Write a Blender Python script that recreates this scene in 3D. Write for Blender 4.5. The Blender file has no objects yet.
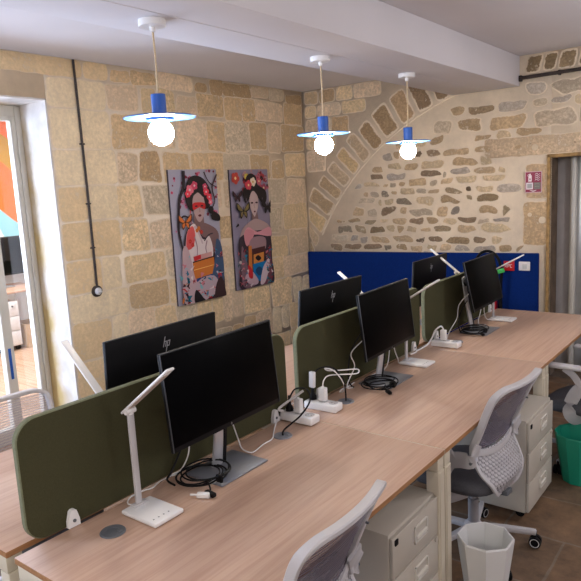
import bpy, bmesh, math, random
from mathutils import Vector, Matrix, noise
C = bpy.context.scene.collection
S = bpy.context.scene
PI = math.pi
R = math.radians

# ------------------------------------------------------------------ camera
cd = bpy.data.cameras.new('camera'); cam = bpy.data.objects.new('camera', cd); C.objects.link(cam)
yaw, pitch, roll = -0.6619, 0.1627, -0.0525
F = Vector((math.sin(yaw)*math.cos(pitch), math.cos(yaw)*math.cos(pitch), -math.sin(pitch)))
X = F.cross(Vector((0, 0, 1))).normalized(); U = X.cross(F)
X2 = X*math.cos(roll)+U*math.sin(roll); U2 = -X*math.sin(roll)+U*math.cos(roll)
M = Matrix((X2, U2, -F)).transposed().to_4x4(); M.translation = Vector((1.8343, -0.8754, 1.8389))
cam.matrix_world = M
cd.sensor_width = 36; cd.lens = 631.4/581*36; cd.clip_start = .05; cd.clip_end = 60
S.camera = cam
# ------------------------------------------------------------------ world, lights, exposure
w = bpy.data.worlds.new('world'); S.world = w; w.use_nodes = True
w.node_tree.nodes['Background'].inputs[0].default_value = (.75, .8, 1, 1)
w.node_tree.nodes['Background'].inputs[1].default_value = .3
S.view_settings.view_transform = 'Standard'; S.view_settings.look = 'None'
S.view_settings.gamma = 1; S.view_settings.use_curve_mapping = False
S.view_settings.exposure = 1.14
def area(name, loc, target, sx, sy, power, col):
    l = bpy.data.lights.new(name, 'AREA'); l.shape = 'RECTANGLE'; l.size = sx; l.size_y = sy; l.energy = power; l.color = col
    o = bpy.data.objects.new(name, l); C.objects.link(o); o.location = loc
    o.rotation_euler = (Vector(target)-Vector(loc)).to_track_quat('-Z', 'Y').to_euler(); return o
def globe(name, loc, power, col, r=.12):
    l = bpy.data.lights.new(name, 'POINT'); l.energy = power; l.color = col; l.shadow_soft_size = r
    o = bpy.data.objects.new(name, l); C.objects.link(o); o.location = loc
globe('fill_light_entry', (1.2, -2.2, 2.15), 34, (1, .95, .88))  # unseen fill light added behind the camera to brighten ceiling and room
area('cool_fill_left', (-2.3, -1.7, 1.4), (-.8, 1.2, 2.8), 1.2, 1.4, 60, (.62, .74, 1))  # added cool source out of view, tints the ceiling left of the beam
globe('fill_light_aisle', (2.7, .8, 2.15), 10, (1, .94, .92))  # unseen fill added on the aisle side, lifts the ceiling right of the beam
globe('fill_light_aisle_far', (2.6, 3.4, 2.2), 24, (.93, .93, 1))  # second added aisle fill, out of view, for the far end of the room
area('daylight_next_room', (-4.4, .3, 1.5), (-2.3, 1.5, 1.5), 1.6, 2.2, 130, (.60, .74, 1))
area('ceiling_light_next_room', (-5.2, 2.2, 2.7), (-5.4, 2.6, 0), 1.4, 1.4, 60, (1, .97, .92))
area('ceiling_light_lift_lobby', (.75, 5.35, 2.5), (.6, 5.9, 1.2), 0.4, .2, 16, (.95, .97, 1))

# ------------------------------------------------------------------ materials
MATS = {}
def mat(name, col, rough=.5, metal=0, noise_s=0, noise_a=.0, bump=0, bump_s=200, emit=0, spec=.5, detail=4, coat=0):
    if name in MATS: return MATS[name]
    m = bpy.data.materials.new(name); m.use_nodes = True; nt = m.node_tree; b = nt.nodes['Principled BSDF']
    b.inputs['Base Color'].default_value = (*col, 1); b.inputs['Roughness'].default_value = rough; b.inputs['Metallic'].default_value = metal
    b.inputs['Specular IOR Level'].default_value = spec
    if coat: b.inputs['Coat Weight'].default_value = coat
    if emit:
        b.inputs['Emission Color'].default_value = (*col, 1); b.inputs['Emission Strength'].default_value = emit
    if noise_a or bump:
        tc = nt.nodes.new('ShaderNodeTexCoord')
    if noise_a:
        n = nt.nodes.new('ShaderNodeTexNoise'); n.inputs['Scale'].default_value = noise_s; n.inputs['Detail'].default_value = detail
        nt.links.new(tc.outputs['Object'], n.inputs['Vector'])
        r = nt.nodes.new('ShaderNodeValToRGB'); r.color_ramp.elements[0].position = .3; r.color_ramp.elements[1].position = .7
        r.color_ramp.elements[0].color = tuple(c*(1-noise_a) for c in col)+(1,); r.color_ramp.elements[1].color = tuple(min(1, c*(1+noise_a)) for c in col)+(1,)
        nt.links.new(n.outputs[0], r.inputs[0]); nt.links.new(r.outputs[0], b.inputs['Base Color'])
    if bump:
        n2 = nt.nodes.new('ShaderNodeTexNoise'); n2.inputs['Scale'].default_value = bump_s; n2.inputs['Detail'].default_value = 5
        nt.links.new(tc.outputs['Object'], n2.inputs['Vector'])
        bp = nt.nodes.new('ShaderNodeBump'); bp.inputs['Strength'].default_value = bump; bp.inputs['Distance'].default_value = .01
        nt.links.new(n2.outputs[0], bp.inputs['Height']); nt.links.new(bp.outputs[0], b.inputs['Normal'])
    MATS[name] = m; return m
def attr_mat(name, rough=.55, spec=.4):
    m = bpy.data.materials.new(name); m.use_nodes = True; nt = m.node_tree; b = nt.nodes['Principled BSDF']
    b.inputs['Roughness'].default_value = rough; b.inputs['Specular IOR Level'].default_value = spec
    a = nt.nodes.new('ShaderNodeAttribute'); a.attribute_name = 'Col'; nt.links.new(a.outputs['Color'], b.inputs['Base Color'])
    MATS[name] = m; return m
def stone_mat(name, mortar, amp=1):
    """stone colour from the attribute, frayed into the mortar colour by noise where the attribute's alpha falls off"""
    m = bpy.data.materials.new(name); m.use_nodes = True; nt = m.node_tree; b = nt.nodes['Principled BSDF']; L = nt.links.new
    b.inputs['Roughness'].default_value = .95; b.inputs['Specular IOR Level'].default_value = .1
    a = nt.nodes.new('ShaderNodeAttribute'); a.attribute_name = 'Col'; tc = nt.nodes.new('ShaderNodeTexCoord')
    def nz(sc, rg=.6, det=8):
        n = nt.nodes.new('ShaderNodeTexNoise'); n.inputs['Scale'].default_value = sc; n.inputs['Detail'].default_value = det; n.inputs['Roughness'].default_value = rg; L(tc.outputs['Object'], n.inputs['Vector']); return n.outputs[0]
    def mth(op, x, y, z=None, cl=False):
        n = nt.nodes.new('ShaderNodeMath'); n.operation = op; n.use_clamp = cl
        for k, v in enumerate((x, y, z)):
            if v is None: continue
            if isinstance(v, (int, float)): n.inputs[k].default_value = v
            else: L(v, n.inputs[k])
        return n.outputs[0]
    n1 = nz(9, .7); n2 = nz(38, .65); n3 = nz(3.2)
    e = mth('ADD', mth('MULTIPLY', n1, 1.0), mth('MULTIPLY', n2, .9))           # about .95
    f = mth('MULTIPLY', mth('ADD', mth('MULTIPLY', a.outputs['Alpha'], 1.25), mth('SUBTRACT', mth('MULTIPLY', e, 2.3), 2.82)), 2.4, cl=True)
    dk = mth('MULTIPLY_ADD', n2, 1.6*amp, 1-.8*amp); dk = mth('MULTIPLY', dk, mth('MULTIPLY_ADD', n1, 1.2*amp, 1-.6*amp))
    sc = nt.nodes.new('ShaderNodeVectorMath'); sc.operation = 'SCALE'; L(a.outputs['Color'], sc.inputs[0]); L(dk, sc.inputs['Scale'])
    sm = nt.nodes.new('ShaderNodeVectorMath'); sm.operation = 'SCALE'; sm.inputs[0].default_value = mortar
    L(mth('MULTIPLY_ADD', n1, .35, mth('MULTIPLY_ADD', n3, .4, .62)), sm.inputs['Scale'])
    mixn = nt.nodes.new('ShaderNodeMix'); mixn.data_type = 'RGBA'; L(f, mixn.inputs[0]); L(sm.outputs[0], mixn.inputs[6]); L(sc.outputs[0], mixn.inputs[7]); L(mixn.outputs[2], b.inputs['Base Color'])
    h = mth('ADD', mth('MULTIPLY', f, .25), mth('ADD', n2, mth('MULTIPLY', nz(140), .5)))
    bp = nt.nodes.new('ShaderNodeBump'); bp.inputs['Strength'].default_value = .4*amp+.05; bp.inputs['Distance'].default_value = .015; L(h, bp.inputs['Height']); L(bp.outputs[0], b.inputs['Normal'])
    MATS[name] = m; return m
def wood_mat(name, c1, c2, axis=1, rough=.45, sc=1):
    m = bpy.data.materials.new(name); m.use_nodes = True; nt = m.node_tree; b = nt.nodes['Principled BSDF']; L = nt.links.new
    b.inputs['Roughness'].default_value = rough; b.inputs['Specular IOR Level'].default_value = .35
    tc = nt.nodes.new('ShaderNodeTexCoord'); mp = nt.nodes.new('ShaderNodeMapping')
    s = [55*sc, 55*sc, 55*sc]; s[axis] = 2.2*sc; mp.inputs['Scale'].default_value = s
    L(tc.outputs['Object'], mp.inputs[0])
    n = nt.nodes.new('ShaderNodeTexNoise'); n.inputs['Scale'].default_value = 1.0; n.inputs['Detail'].default_value = 7; n.inputs['Roughness'].default_value = .6; n.inputs['Distortion'].default_value = .4
    L(mp.outputs[0], n.inputs['Vector'])
    r = nt.nodes.new('ShaderNodeValToRGB'); r.color_ramp.elements[0].position = .34; r.color_ramp.elements[0].color = (*c2, 1)
    r.color_ramp.elements[1].position = .56; r.color_ramp.elements[1].color = (*c1, 1)
    L(n.outputs[0], r.inputs[0]); L(r.outputs[0], b.inputs['Base Color'])
    MATS[name] = m; return m
def see_through(name, col, alpha, rough=.8, slots=None):
    m = bpy.data.materials.new(name); m.use_nodes = True; nt = m.node_tree; b = nt.nodes['Principled BSDF']; L = nt.links.new
    b.inputs['Base Color'].default_value = (*col, 1); b.inputs['Roughness'].default_value = rough
    b.inputs['Alpha'].default_value = alpha
    tc = nt.nodes.new('ShaderNodeTexCoord')
    if slots == 'weave':
        sx = nt.nodes.new('ShaderNodeSeparateXYZ'); L(tc.outputs['Object'], sx.inputs[0])
        mu = nt.nodes.new('ShaderNodeMath'); mu.operation = 'MULTIPLY'; mu.inputs[1].default_value = 95; L(sx.outputs['Z'], mu.inputs[0])
        fr = nt.nodes.new('ShaderNodeMath'); fr.operation = 'FRACT'; L(mu.outputs[0], fr.inputs[0])
        gt = nt.nodes.new('ShaderNodeMath'); gt.operation = 'GREATER_THAN'; gt.inputs[1].default_value = .5; L(fr.outputs[0], gt.inputs[0])
        mr = nt.nodes.new('ShaderNodeMapRange'); mr.inputs[3].default_value = alpha-.25; mr.inputs[4].default_value = min(1, alpha+.2); L(gt.outputs[0], mr.inputs[0]); L(mr.outputs[0], b.inputs['Alpha'])
    if slots == 'holes':
        # brick-like rows of upright slots
        sx = nt.nodes.new('ShaderNodeSeparateXYZ'); L(tc.outputs['Object'], sx.inputs[0])
        cb = nt.nodes.new('ShaderNodeCombineXYZ')
        for o, k, i in (('Z', 34, 0), ('Y', 78, 1)):
            mu = nt.nodes.new('ShaderNodeMath'); mu.operation = 'MULTIPLY'; mu.inputs[1].default_value = k; L(sx.outputs[o], mu.inputs[0]); L(mu.outputs[0], cb.inputs[i])
        br = nt.nodes.new('ShaderNodeTexBrick'); br.inputs['Scale'].default_value = 1; br.inputs['Brick Width'].default_value = 1; br.inputs['Row Height'].default_value = 1
        br.inputs['Mortar Size'].default_value = .15; br.inputs['Mortar Smooth'].default_value = 0; br.inputs['Color1'].default_value = (0, 0, 0, 1); br.inputs['Color2'].default_value = (0, 0, 0, 1); br.inputs['Mortar'].default_value = (1, 1, 1, 1)
        L(cb.outputs[0], br.inputs['Vector'])
        mr = nt.nodes.new('ShaderNodeMapRange'); mr.inputs[3].default_value = .08; mr.inputs[4].default_value = 1
        L(br.outputs['Color'], mr.inputs[0]); L(mr.outputs[0], b.inputs['Alpha'])
    MATS[name] = m; return m
PLASTER = mat('painted_plaster', (.68, .655, .67), .85, noise_s=1.4, noise_a=.03, bump=.08, bump_s=40)
MORT = (.72, .60, .45)
STONE = stone_mat('weathered_stone', MORT, 1.1)
STONESMOOTH = stone_mat('dressed_stone', MORT, .42)
MORTARWALL = stone_mat('lime_render', MORT, .5)
MORTAR = mat('lime_mortar', (.66, .55, .40), .95, noise_s=6, noise_a=.12, bump=.35, bump_s=60, spec=.1, detail=8)
PAINT = attr_mat('printed_artwork', .5)
DESK = wood_mat('oak_laminate', (.56, .375, .275), (.48, .305, .22), 1)
EDGE = wood_mat('oak_edge_band', (.36, .18, .075), (.28, .13, .055), 1)
CREAM = mat('cream_powder_coat', (.58, .52, .40), .45, noise_s=3, noise_a=.02)
CAB = mat('cabinet_enamel', (.47, .43, .36), .42, noise_s=3, noise_a=.02)
WHITE = mat('white_plastic', (.78, .77, .76), .4, noise_s=8, noise_a=.02)
GREYWHITE = mat('chair_plastic', (.50, .485, .49), .45, noise_s=8, noise_a=.02)  # greyer plastic white, one even tone
BLACK = mat('black_plastic', (.006, .006, .007), .45, noise_s=8, noise_a=.05, spec=.12)
SCREEN = mat('dark_screen', (.0015, .0015, .0018), .35, noise_s=3, noise_a=.05, spec=.025)
FELT = mat('olive_felt', (.060, .058, .029), .95, noise_s=260, noise_a=.1, bump=.12, bump_s=700, spec=.1)
FELTEDGE = mat('olive_edge', (.16, .17, .10), .9, noise_s=90, noise_a=.12)
SILVER = mat('silver_metal', (.55, .56, .58), .35, .55, noise_s=5, noise_a=.04)
STANDGREY = mat('stand_grey', (.24, .25, .28), .35, .4, noise_s=5, noise_a=.04)
DGREY = mat('dark_grey', (.10, .11, .12), .5, noise_s=5, noise_a=.06)
BEZEL = mat('bezel_grey', (.035, .037, .042), .5, noise_s=5, noise_a=.06)
CABLEW = mat('white_cable', (.75, .73, .72), .5, noise_s=5, noise_a=.02)
CABLEB = mat('black_cable', (.004, .004, .005), .5, noise_s=5, noise_a=.05, spec=.2)
BLUE = mat('blue_enamel', (.004, .085, .40), .4, noise_s=5, noise_a=.03)
DISC = mat('blue_disc', (.006, .09, .38), .35, noise_s=5, noise_a=.03)
DISCUNDER = mat('pale_blue_underside', (.10, .30, .62), .4, noise_s=5, noise_a=.03)
BULB = mat('glowing_bulb', (1, .86, .68), .3, emit=58)
CORD = mat('braided_cord', (.55, .42, .26), .8, noise_s=400, noise_a=.3)
PANELBLUE = mat('blue_panel_fabric', (.003, .022, .145), .9, noise_s=80, noise_a=.12, bump=.2, bump_s=500, spec=.1)
RED = mat('red_paint', (.55, .01, .02), .35, noise_s=5, noise_a=.05)
GREEN = mat('green_tag', (.03, .4, .06), .5, noise_s=5, noise_a=.05)
SEAT = mat('grey_seat', (.085, .085, .095), .7, noise_s=150, noise_a=.15, bump=.2, bump_s=500)
MESH = see_through('mesh_fabric', (.13, .11, .14), .9, slots='weave')
MESHL = see_through('pale_mesh_fabric', (.34, .31, .33), .66, slots='weave')
HOLES = see_through('perforated_plastic', (.52, .50, .51), 1, .45, slots='holes')
BINWHITE = mat('translucent_bin', (.68, .68, .66), .4, noise_s=4, noise_a=.03)
BINGREEN = mat('green_bin', (.01, .27, .17), .4, noise_s=4, noise_a=.06)
IRON = mat('dark_iron', (.035, .025, .022), .5, .3, noise_s=20, noise_a=.3)
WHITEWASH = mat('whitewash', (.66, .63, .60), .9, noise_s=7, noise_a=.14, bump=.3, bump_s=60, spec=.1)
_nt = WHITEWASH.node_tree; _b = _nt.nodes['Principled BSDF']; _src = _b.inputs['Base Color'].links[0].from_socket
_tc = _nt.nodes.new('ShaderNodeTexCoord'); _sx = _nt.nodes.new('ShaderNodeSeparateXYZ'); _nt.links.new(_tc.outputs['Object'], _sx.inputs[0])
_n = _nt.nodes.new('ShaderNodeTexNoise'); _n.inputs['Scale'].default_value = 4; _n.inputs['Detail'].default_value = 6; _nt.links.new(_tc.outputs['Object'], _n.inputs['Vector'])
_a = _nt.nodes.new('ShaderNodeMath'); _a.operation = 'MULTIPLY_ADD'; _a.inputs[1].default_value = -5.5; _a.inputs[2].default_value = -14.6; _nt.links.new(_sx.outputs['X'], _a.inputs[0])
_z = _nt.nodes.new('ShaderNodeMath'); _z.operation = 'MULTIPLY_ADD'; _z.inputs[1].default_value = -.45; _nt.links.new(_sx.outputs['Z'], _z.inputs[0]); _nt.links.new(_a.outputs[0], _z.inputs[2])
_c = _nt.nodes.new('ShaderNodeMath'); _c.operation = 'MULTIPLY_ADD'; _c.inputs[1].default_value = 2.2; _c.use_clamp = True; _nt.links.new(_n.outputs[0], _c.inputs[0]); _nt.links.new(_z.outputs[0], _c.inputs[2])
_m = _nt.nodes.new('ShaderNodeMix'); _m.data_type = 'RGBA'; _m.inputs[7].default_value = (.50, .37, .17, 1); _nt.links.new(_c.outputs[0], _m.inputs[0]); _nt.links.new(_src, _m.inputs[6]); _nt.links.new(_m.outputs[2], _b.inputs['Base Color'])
FRAMEPAINT = mat('frame_paint', (.62, .59, .52), .5, noise_s=6, noise_a=.04)
STEEL = mat('brushed_steel', (.50, .50, .50), .38, .8, noise_s=3, noise_a=.08)
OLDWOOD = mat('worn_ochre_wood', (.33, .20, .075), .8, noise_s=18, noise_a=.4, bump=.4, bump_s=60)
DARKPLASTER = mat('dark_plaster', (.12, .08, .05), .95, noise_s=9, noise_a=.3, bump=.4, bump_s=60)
GLASS = None
def glass_mat():
    m = bpy.data.materials.new('clear_glass'); m.use_nodes = True; nt = m.node_tree; nt.nodes.clear()
    o = nt.nodes.new('ShaderNodeOutputMaterial'); mx = nt.nodes.new('ShaderNodeMixShader'); t = nt.nodes.new('ShaderNodeBsdfTransparent'); g = nt.nodes.new('ShaderNodeBsdfGlossy')
    g.inputs['Roughness'].default_value = .03; mx.inputs[0].default_value = .07
    nt.links.new(t.outputs[0], mx.inputs[1]); nt.links.new(g.outputs[0], mx.inputs[2]); nt.links.new(mx.outputs[0], o.inputs[0]); return m
GLASS = glass_mat()
def floor_mat():
    m = bpy.data.materials.new('stone_slabs'); m.use_nodes = True; nt = m.node_tree; b = nt.nodes['Principled BSDF']; L = nt.links.new
    b.inputs['Roughness'].default_value = .6
    tc = nt.nodes.new('ShaderNodeTexCoord'); mp = nt.nodes.new('ShaderNodeMapping'); mp.inputs['Rotation'].default_value = (0, 0, 0); mp.inputs['Location'].default_value = (.15, .33, 0)
    L(tc.outputs['Object'], mp.inputs[0])
    nz = nt.nodes.new('ShaderNodeTexNoise'); nz.inputs['Scale'].default_value = 5; L(mp.outputs[0], nz.inputs['Vector'])
    ms = nt.nodes.new('ShaderNodeVectorMath'); ms.operation = 'MULTIPLY_ADD'; ms.inputs[1].default_value = (.03, .03, 0); L(nz.outputs['Color'], ms.inputs[0]); L(mp.outputs[0], ms.inputs[2])
    br = nt.nodes.new('ShaderNodeTexBrick'); br.inputs['Scale'].default_value = 1; br.inputs['Brick Width'].default_value = .62; br.inputs['Row Height'].default_value = .43
    br.inputs['Mortar Size'].default_value = .008; br.inputs['Mortar Smooth'].default_value = .4; br.inputs['Color1'].default_value = (.19, .105, .052, 1); br.inputs['Color2'].default_value = (.11, .070, .042, 1); br.inputs['Mortar'].default_value = (.17, .13, .095, 1)
    L(ms.outputs[0], br.inputs['Vector'])
    n = nt.nodes.new('ShaderNodeTexNoise'); n.inputs['Scale'].default_value = 7; n.inputs['Detail'].default_value = 9; n.inputs['Roughness'].default_value = .7; L(tc.outputs['Object'], n.inputs['Vector'])
    mr = nt.nodes.new('ShaderNodeMapRange'); mr.inputs[1].default_value = .3; mr.inputs[2].default_value = .7; mr.inputs[3].default_value = .5; mr.inputs[4].default_value = 1.55; L(n.outputs[0], mr.inputs[0])
    vm = nt.nodes.new('ShaderNodeVectorMath'); vm.operation = 'SCALE'; L(br.outputs['Color'], vm.inputs[0]); L(mr.outputs[0], vm.inputs['Scale']); L(vm.outputs[0], b.inputs['Base Color'])
    bp = nt.nodes.new('ShaderNodeBump'); bp.inputs['Strength'].default_value = .4; bp.inputs['Distance'].default_value = .01; L(n.outputs[0], bp.inputs['Height']); L(bp.outputs[0], b.inputs['Normal'])
    return m
FLOOR = floor_mat()
NEXTFLOOR = wood_mat('parquet', (.50, .33, .22), (.33, .19, .11), 0, .5, .6)

# ------------------------------------------------------------------ mesh helpers
def tag(o, label=None, cat=None, group=None, kind=None):
    if label: o['label'] = label
    if cat: o['category'] = cat
    if group: o['group'] = group
    if kind: o['kind'] = kind
    return o
def thing(name, label, cat, loc=(0, 0, 0), rz=0, group=None):
    o = bpy.data.objects.new(name, None); o.empty_display_size = .05; C.objects.link(o); o.location = loc; o.rotation_euler = (0, 0, rz)
    return tag(o, label, cat, group)
def obj(name, bm, mats, parent=None, smooth=True, ang=35, kind=None):
    bmesh.ops.recalc_face_normals(bm, faces=bm.faces[:]) if smooth != 'keep' else None
    for f in bm.faces: f.smooth = bool(smooth)
    for e in bm.edges:
        if len(e.link_faces) == 2 and e.calc_face_angle(0) > R(ang): e.smooth = False
    me = bpy.data.meshes.new(name); bm.to_mesh(me); bm.free()
    for m in (mats if isinstance(mats, (list, tuple)) else [mats]): me.materials.append(m)
    o = bpy.data.objects.new(name, me); C.objects.link(o)
    if parent: o.parent = parent
    if kind: o['kind'] = kind
    return o
def B(): return bmesh.new()
def mx(loc=(0, 0, 0), rot=(0, 0, 0)):
    from mathutils import Euler
    return Matrix.Translation(loc) @ Euler(rot).to_matrix().to_4x4()
def box(bm, c, s, rot=(0, 0, 0), bev=0, mi=0, m=None, seg=2):
    t = bmesh.new(); r = bmesh.ops.create_cube(t, size=1)
    for v in t.verts: v.co = Vector((v.co.x*s[0], v.co.y*s[1], v.co.z*s[2]))
    if bev: bmesh.ops.bevel(t, geom=t.edges[:], offset=min(bev, min(s)*.49), segments=seg, profile=.5, affect='EDGES')
    mt = (m or Matrix()) @ mx(c, rot)
    vm = {}
    for v in t.verts: vm[v] = bm.verts.new(mt @ v.co)
    for f in t.faces:
        nf = bm.faces.new([vm[v] for v in f.verts]); nf.material_index = mi
    t.free()
def bx(bm, a, b, bev=0, mi=0):
    box(bm, [(a[i]+b[i])/2 for i in range(3)], [abs(b[i]-a[i]) for i in range(3)], bev=bev, mi=mi)
def lathe(bm, prof, c=(0, 0, 0), n=32, mi=0, m=None, rot0=0):
    mt = (m or Matrix()) @ Matrix.Translation(c); rings = []
    for r, z in prof:
        if r < 1e-6: rings.append([bm.verts.new(mt @ Vector((0, 0, z)))])
        else: rings.append([bm.verts.new(mt @ Vector((r*math.cos(rot0+2*PI*i/n), r*math.sin(rot0+2*PI*i/n), z))) for i in range(n)])
    for a, b in zip(rings, rings[1:]):
        for i in range(n):
            j = (i+1) % n
            if len(a) == 1 and len(b) == 1: continue
            if len(a) == 1: vs = [a[0], b[i], b[j]]
            elif len(b) == 1: vs = [a[i], a[j], b[0]]
            else: vs = [a[i], a[j], b[j], b[i]]
            bm.faces.new(vs).material_index = mi
def axis_m(p, d):
    d = Vector(d).normalized(); q = d.to_track_quat('Z', 'Y'); return Matrix.Translation(p) @ q.to_matrix().to_4x4()
def cyl(bm, p0, p1, r, r2=None, n=20, mi=0):
    p0 = Vector(p0); p1 = Vector(p1); l = (p1-p0).length; r2 = r if r2 is None else r2
    lathe(bm, [(0, 0), (r, 0), (r2, l), (0, l)], n=n, mi=mi, m=axis_m(p0, p1-p0))
def spline(pts, k=6, closed=False):
    P = [Vector(p) for p in pts]; out = []; n = len(P)
    rng = range(n) if closed else range(n-1)
    for i in rng:
        if closed: a, b, c, d = P[i-1], P[i], P[(i+1) % n], P[(i+2) % n]
        else: a, b, c, d = P[max(i-1, 0)], P[i], P[i+1], P[min(i+2, n-1)]
        for j in range(k):
            t = j/k
            out.append(.5*((2*b)+(c-a)*t+(2*a-5*b+4*c-d)*t*t+(3*b-a-3*c+d)*t**3))
    if not closed: out.append(P[-1])
    return out
def tube(bm, path, r, n=8, closed=False, mi=0):
    path = [Vector(p) for p in path]; rings = []; N = len(path); nrm = None
    for i, p in enumerate(path):
        if closed: t = path[(i+1) % N]-path[i-1]
        else: t = path[min(i+1, N-1)]-path[max(i-1, 0)]
        if t.length < 1e-9: t = Vector((0, 0, 1))
        t.normalize()
        if nrm is None: nrm = t.orthogonal().normalized()
        nrm = (nrm-t*nrm.dot(t)); nrm = nrm.normalized() if nrm.length > 1e-6 else t.orthogonal().normalized()
        bn = t.cross(nrm)
        rings.append([bm.verts.new(p+(nrm*math.cos(2*PI*j/n)+bn*math.sin(2*PI*j/n))*r) for j in range(n)])
    rng = range(N) if closed else range(N-1)
    for i in rng:
        a, b = rings[i], rings[(i+1) % N]
        for j in range(n): bm.faces.new([a[j], a[(j+1) % n], b[(j+1) % n], b[j]]).material_index = mi
    if not closed: bm.faces.new(rings[0][::-1]).material_index = mi; bm.faces.new(rings[-1]).material_index = mi
def ribbon(bm, path, side, w, t, mi=0, closed=False):
    """flat rounded strap swept along path; side = width direction; w may be a list"""
    path = [Vector(p) for p in path]; N = len(path); rings = []
    prof = [(-1, -.55), (-.8, -1), (.8, -1), (1, -.55), (1, .55), (.8, 1), (-.8, 1), (-1, .55)]
    for i, p in enumerate(path):
        if closed: tg = path[(i+1) % N]-path[i-1]
        else: tg = path[min(i+1, N-1)]-path[max(i-1, 0)]
        tg.normalize(); sd = Vector(side); sd = (sd-tg*sd.dot(tg)).normalized(); up = tg.cross(sd)
        ww = (w[i] if isinstance(w, list) else w)/2
        rings.append([bm.verts.new(p+sd*a*ww+up*b*t/2) for a, b in prof])
    for i in (range(N) if closed else range(N-1)):
        a, b = rings[i], rings[(i+1) % N]
        for j in range(8): bm.faces.new([a[j], a[(j+1) % 8], b[(j+1) % 8], b[j]]).material_index = mi
    if not closed: bm.faces.new(rings[0][::-1]).material_index = mi; bm.faces.new(rings[-1]).material_index = mi
def dup_tree(o, parent=None):
    c = o.copy(); C.objects.link(c); c.parent = parent
    for ch in list(o.children): dup_tree(ch, c)
    return c
def plane_grid(bm, f, nu, nv, mi=0):
    g = [[bm.verts.new(f(i/nu, j/nv)) for i in range(nu+1)] for j in range(nv+1)]
    for j in range(nv):
        for i in range(nu): bm.faces.new([g[j][i], g[j][i+1], g[j+1][i+1], g[j+1][i]]).material_index = mi

# ------------------------------------------------------------------ the shell
XL, YB = -2.4, 4.95
ZC, ZS = 2.857, 2.603
bm = B(); bx(bm, (-2.41, -3.2, -.1), (3.6, 4.96, 0)); obj('floor', bm, FLOOR, kind='structure')
bm = B(); bx(bm, (XL-.5, -3.2, ZC), (3.6, 5.0, ZC+.1)); obj('ceiling', bm, PLASTER, kind='structure')
bm = B(); bx(bm, (-.66, -3.19, ZS), (-.035, 4.945, ZC-.001), bev=.006)
bx(bm, (-.335, -3.1, ZS-.002), (-.33, 4.9, ZS+.002))
obj('trim_1', bm, PLASTER, kind='structure')
bm = B(); bx(bm, (3.6, -3.2, 0), (3.7, 5.0, ZC)); obj('wall_right', bm, PLASTER, kind='structure')
bm = B(); bx(bm, (-2.9, -3.3, 0), (3.7, -3.2, ZC)); obj('wall_front', bm, PLASTER, kind='structure')

rnd = random.Random(7)
def lin(r, g, b): return tuple(((c/255+.055)/1.055)**2.4 if c/255 > .04 else c/255/12.92 for c in (r, g, b))
MCOL = lin(201, 178, 144)
def stone(bm, cl, pts, col, to3, h=.006, edge=.16, outline_noise=.006, mi=1):
    h = min(h, .003)
    """irregular flush stone: outer ring blends into the mortar colour, inner ring has the stone's colour"""
    P = []
    n = len(pts)
    for i in range(n):
        a = Vector(pts[i]); b = Vector(pts[(i+1) % n]); k = max(2, int((b-a).length/.035))
        for j in range(k): P.append(a.lerp(b, j/k))
    c = sum(P, Vector((0, 0)))/len(P)
    out = [p+Vector((noise.noise(Vector((p.x*14, p.y*14, 3)))*outline_noise*2.2, noise.noise(Vector((p.x*14, p.y*14, 9)))*outline_noise*2.2)) for p in P]
    # round the corners a little
    sm = [(out[i-1]+out[i]*2+out[(i+1) % len(out)])/4 for i in range(len(out))]
    size = min(max(p.x for p in P)-min(p.x for p in P), max(p.y for p in P)-min(p.y for p in P))
    ins = max(.006, size*edge*.5)
    r0 = [bm.verts.new(to3(p, .0008)) for p in sm]
    def inset(d): return [p+(c-p).normalized()*min(d, (c-p).length*.8) for p in sm]
    r1 = [bm.verts.new(to3(p, h)) for p in inset(ins)]
    m = len(sm); cent = bm.verts.new(to3(c, h*1.1))
    cc = tuple(col[:3])
    e0, e1 = (*cc, .12), (*cc, 1.0)
    for i in range(m):
        j = (i+1) % m
        f = bm.faces.new([r0[i], r0[j], r1[j], r1[i]])
        for l, q in zip(f.loops, (e0, e0, e1, e1)): l[cl] = q
        f.material_index = mi
        f = bm.faces.new([r1[i], r1[j], cent]); f.material_index = mi
        for l in f.loops: l[cl] = e1

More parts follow.
